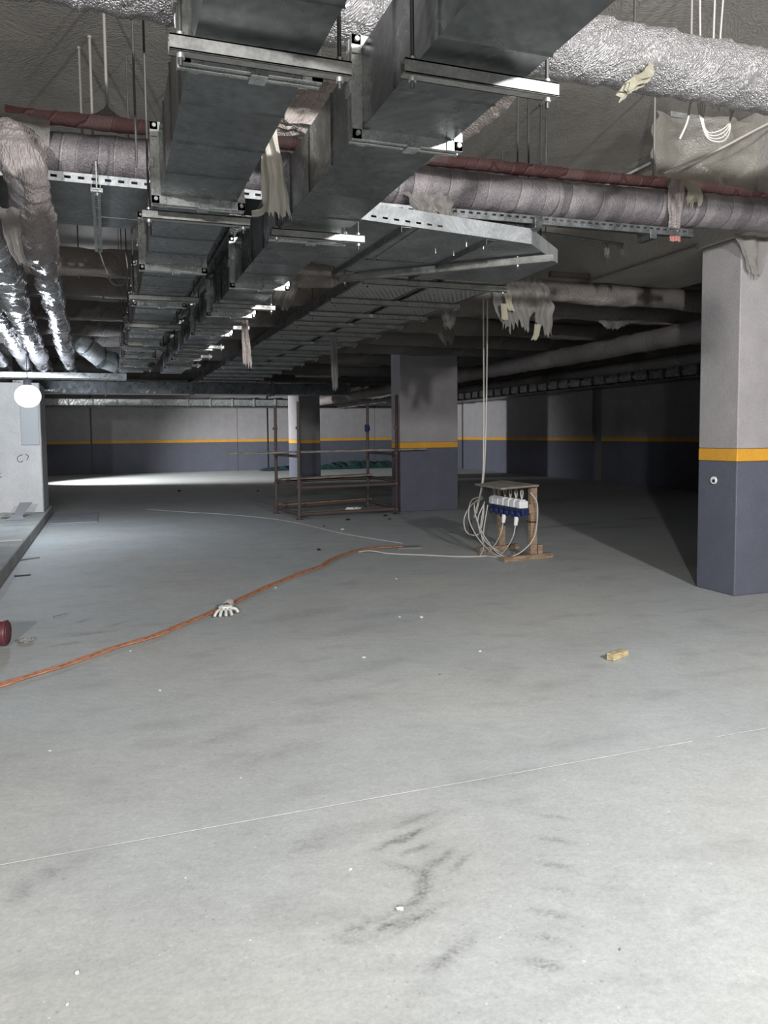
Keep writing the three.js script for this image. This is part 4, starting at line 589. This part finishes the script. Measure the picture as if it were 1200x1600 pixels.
// litter: x, D, size, material, label
const LIT = [
  [2.53, 9.60, .07, 'black', 'small black lump on the floor behind the orange hose'], [3.72, 20.4, .12, 'black', 'dark clod on the floor far back, right of its twin'], [1.77, 21.4, .14, 'black', 'dark clod on the floor far back, left of its twin'],
  [3.42, 11.5, .08, 'paper', 'pale paper scrap on the floor in front of the scaffold'], [3.91, 12.8, .09, 'black', 'black scrap in front of the scaffold, nearest its middle'], [3.28, 12.1, .05, 'black', 'tiny black crumb by the thin cable before the scaffold'], [4.71, 13.1, .10, 'black', 'black scrap at the right foot of the scaffold'], [4.61, 12.6, .07, 'black', 'dark crumb near the right scaffold foot'],
  [0.74, 2.45, .016, 'paper', 'white chip near the joint, middle foreground'], [0.82, 2.18, .026, 'paper', 'largest white chip among the dark scuffs in the foreground'], [-0.13, 2.23, .016, 'paper', 'white chip at the lower left of the floor'], [-0.15, 2.11, .012, 'paper', 'white chip at the very bottom left corner'], [-0.31, 3.92, .016, 'paper', 'white chip near the left edge beyond the joint'],
  [1.57, 4.82, .03, 'paper', 'small white fleck right of the hose in mid floor'], [2.20, 5.80, .03, 'paper', 'white flake of plaster in the middle of the floor, left piece'], [2.36, 5.72, .04, 'paper', 'white flake of plaster in the middle of the floor, right piece'], [1.90, 4.30, .025, 'card', 'dark sliver on the floor left of the wood offcut'], [2.36, 4.67, .025, 'paper', 'white fleck on the floor left of the wood offcut'],
  [0.24, 4.63, .03, 'paper', 'white fleck on the floor below the orange hose'], [1.50, 7.38, .03, 'paper', 'pale fleck just right of the hose past the glove'], [0.10, 5.58, .02, 'paper', 'tiny white crumb touching the orange hose'], [1.35, 1.78, .012, 'card', 'dark splinter at the bottom right foreground'], [2.76, 7.36, .03, 'paper', 'pale fleck between hose bend and socket stand'],
  [1.05, 1.95, .008, 'paper', 'minute white fleck right of the dark scuffs'], [0.35, 2.2, .008, 'paper', 'minute white fleck left of the dark scuffs'], [1.6, 2.3, .007, 'paper', 'minute white fleck right of the faint tread marks'], [0.2, 2.6, .008, 'paper', 'minute white fleck left foreground under the joint'], [0.5, 3.3, .01, 'paper', 'small white fleck just beyond the joint'],
];
LIT.forEach(([x, D, s, m, label], i) => { const g = lumpy(s * 0.85, s * 0.28, s * (0.4 + 0.35 * rnd()), 0.9, 2.5, 2, i * 3.7); g.rotateY(rr(0, 3)); g.computeBoundingBox(); g.translate(x, -g.boundingBox.min.y, -D); single(m === 'paper' ? 'plaster_chip' : 'dark_scrap', planarUV(g), M[m], label, m === 'paper' ? 'chip' : 'scrap', 'bits on the floor'); });
for (const [x, D, L, a, y, m, label] of [[-0.92, 9.1, .16, 0.1, 0.008, 'black', 'dark stick on the floor beside the kerb'], [-0.98, 10.3, .3, 0.55, 0.008, 'card', 'thin grey offcut against the kerb'], [-1.25, 10.85, .34, 0.05, 0.178, 'paper', 'pale batten lying across the kerb edge'], [-0.42, 6.9, .13, 0.7, 0.006, 'card', 'thin dark splinter on the floor behind the red tub']]) single('stick', bar(V(x - L / 2 * Math.cos(a), y, D - L / 2 * Math.sin(a)), V(x + L / 2 * Math.cos(a), y, D + L / 2 * Math.sin(a)), 0.03, 0.014, 0.002), M[m], label, 'stick');
// cardboard piece and rubble on the kerb
{ const o = thing('cardboard_piece', 'folded grey cardboard lying on the kerb by the white wall', 'cardboard', [-1.4, 0.17, 14.2]);
  const q = (pts) => { const g = new THREE.BufferGeometry(); g.setAttribute('position', new THREE.Float32BufferAttribute(pts.flatMap(([x, y, D]) => [x, y, -D]), 3)); g.setIndex([0, 1, 2, 0, 2, 3]); g.computeVertexNormals(); g.setAttribute('uv', new THREE.Float32BufferAttribute([0, 0, 1, 0, 1, 1, 0, 1], 2)); return g; };
  part('raised_flap', q([[-1.52, 0.22, 14.0], [-1.38, 0.20, 14.0], [-1.24, 0.40, 14.3], [-1.44, 0.40, 14.3]]), M.card, o); part('flat_flap', q([[-1.60, 0.175, 13.6], [-1.30, 0.175, 13.6], [-1.38, 0.205, 14.0], [-1.52, 0.222, 14.0]]), M.mat, o); }
{ const g = lumpy(0.42, 0.10, 0.3, 0.8, 3, 3, 9); g.translate(-1.72, 0.20, -14.1); single('mortar_lump', planarUV(g), M.kerb, 'rough lump of spilled mortar on the kerb beside the cardboard', 'mortar'); }
single('floor_sheet', bx(-1.04, -0.22, 0.001, 0.016, 14.35, 16.1, 0.003), M.mat, 'pale flat board on the floor at the corner of the low wall', 'board');
// dark green netting in heaps along the far wall
{ const mk = (x0, x1, h, D, k, lab) => { const n = 60, m = 14, pos = [], uv = [], idx = []; for (let i = 0; i <= n; i++) for (let j = 0; j <= m; j++) { const u = i / n, v = j / m, x = x0 + (x1 - x0) * u, e = Math.sin(Math.PI * u) ** 0.4 * Math.sin(Math.PI * v) ** 0.7; pos.push(x, 0.004 + e * h * (0.65 + 0.5 * fbm(u * 7 + k, v * 2, 1, 3) + 0.25 * nz(u * 26, v * 5 + k)), -(D + (v - 0.5) * 1.0)); uv.push(x, v); }
    for (let i = 0; i < n; i++) for (let j = 0; j < m; j++) { const a = i * (m + 1) + j, b = a + m + 1; idx.push(a, b, a + 1, b, b + 1, a + 1); } const g = new THREE.BufferGeometry(); g.setAttribute('position', new THREE.Float32BufferAttribute(pos, 3)); g.setAttribute('uv', new THREE.Float32BufferAttribute(uv, 2)); g.setIndex(idx); g.computeVertexNormals();
    single('netting_heap', g, M.net, lab, 'netting'); };
  mk(6.0, 8.2, 0.24, 32.2, 2, 'low dark green netting heap left of the far column'); mk(8.4, 12.6, 0.48, 32.2, 6, 'high dark green netting heap between far column and middle column'); }

renderer.render(scene, camera);
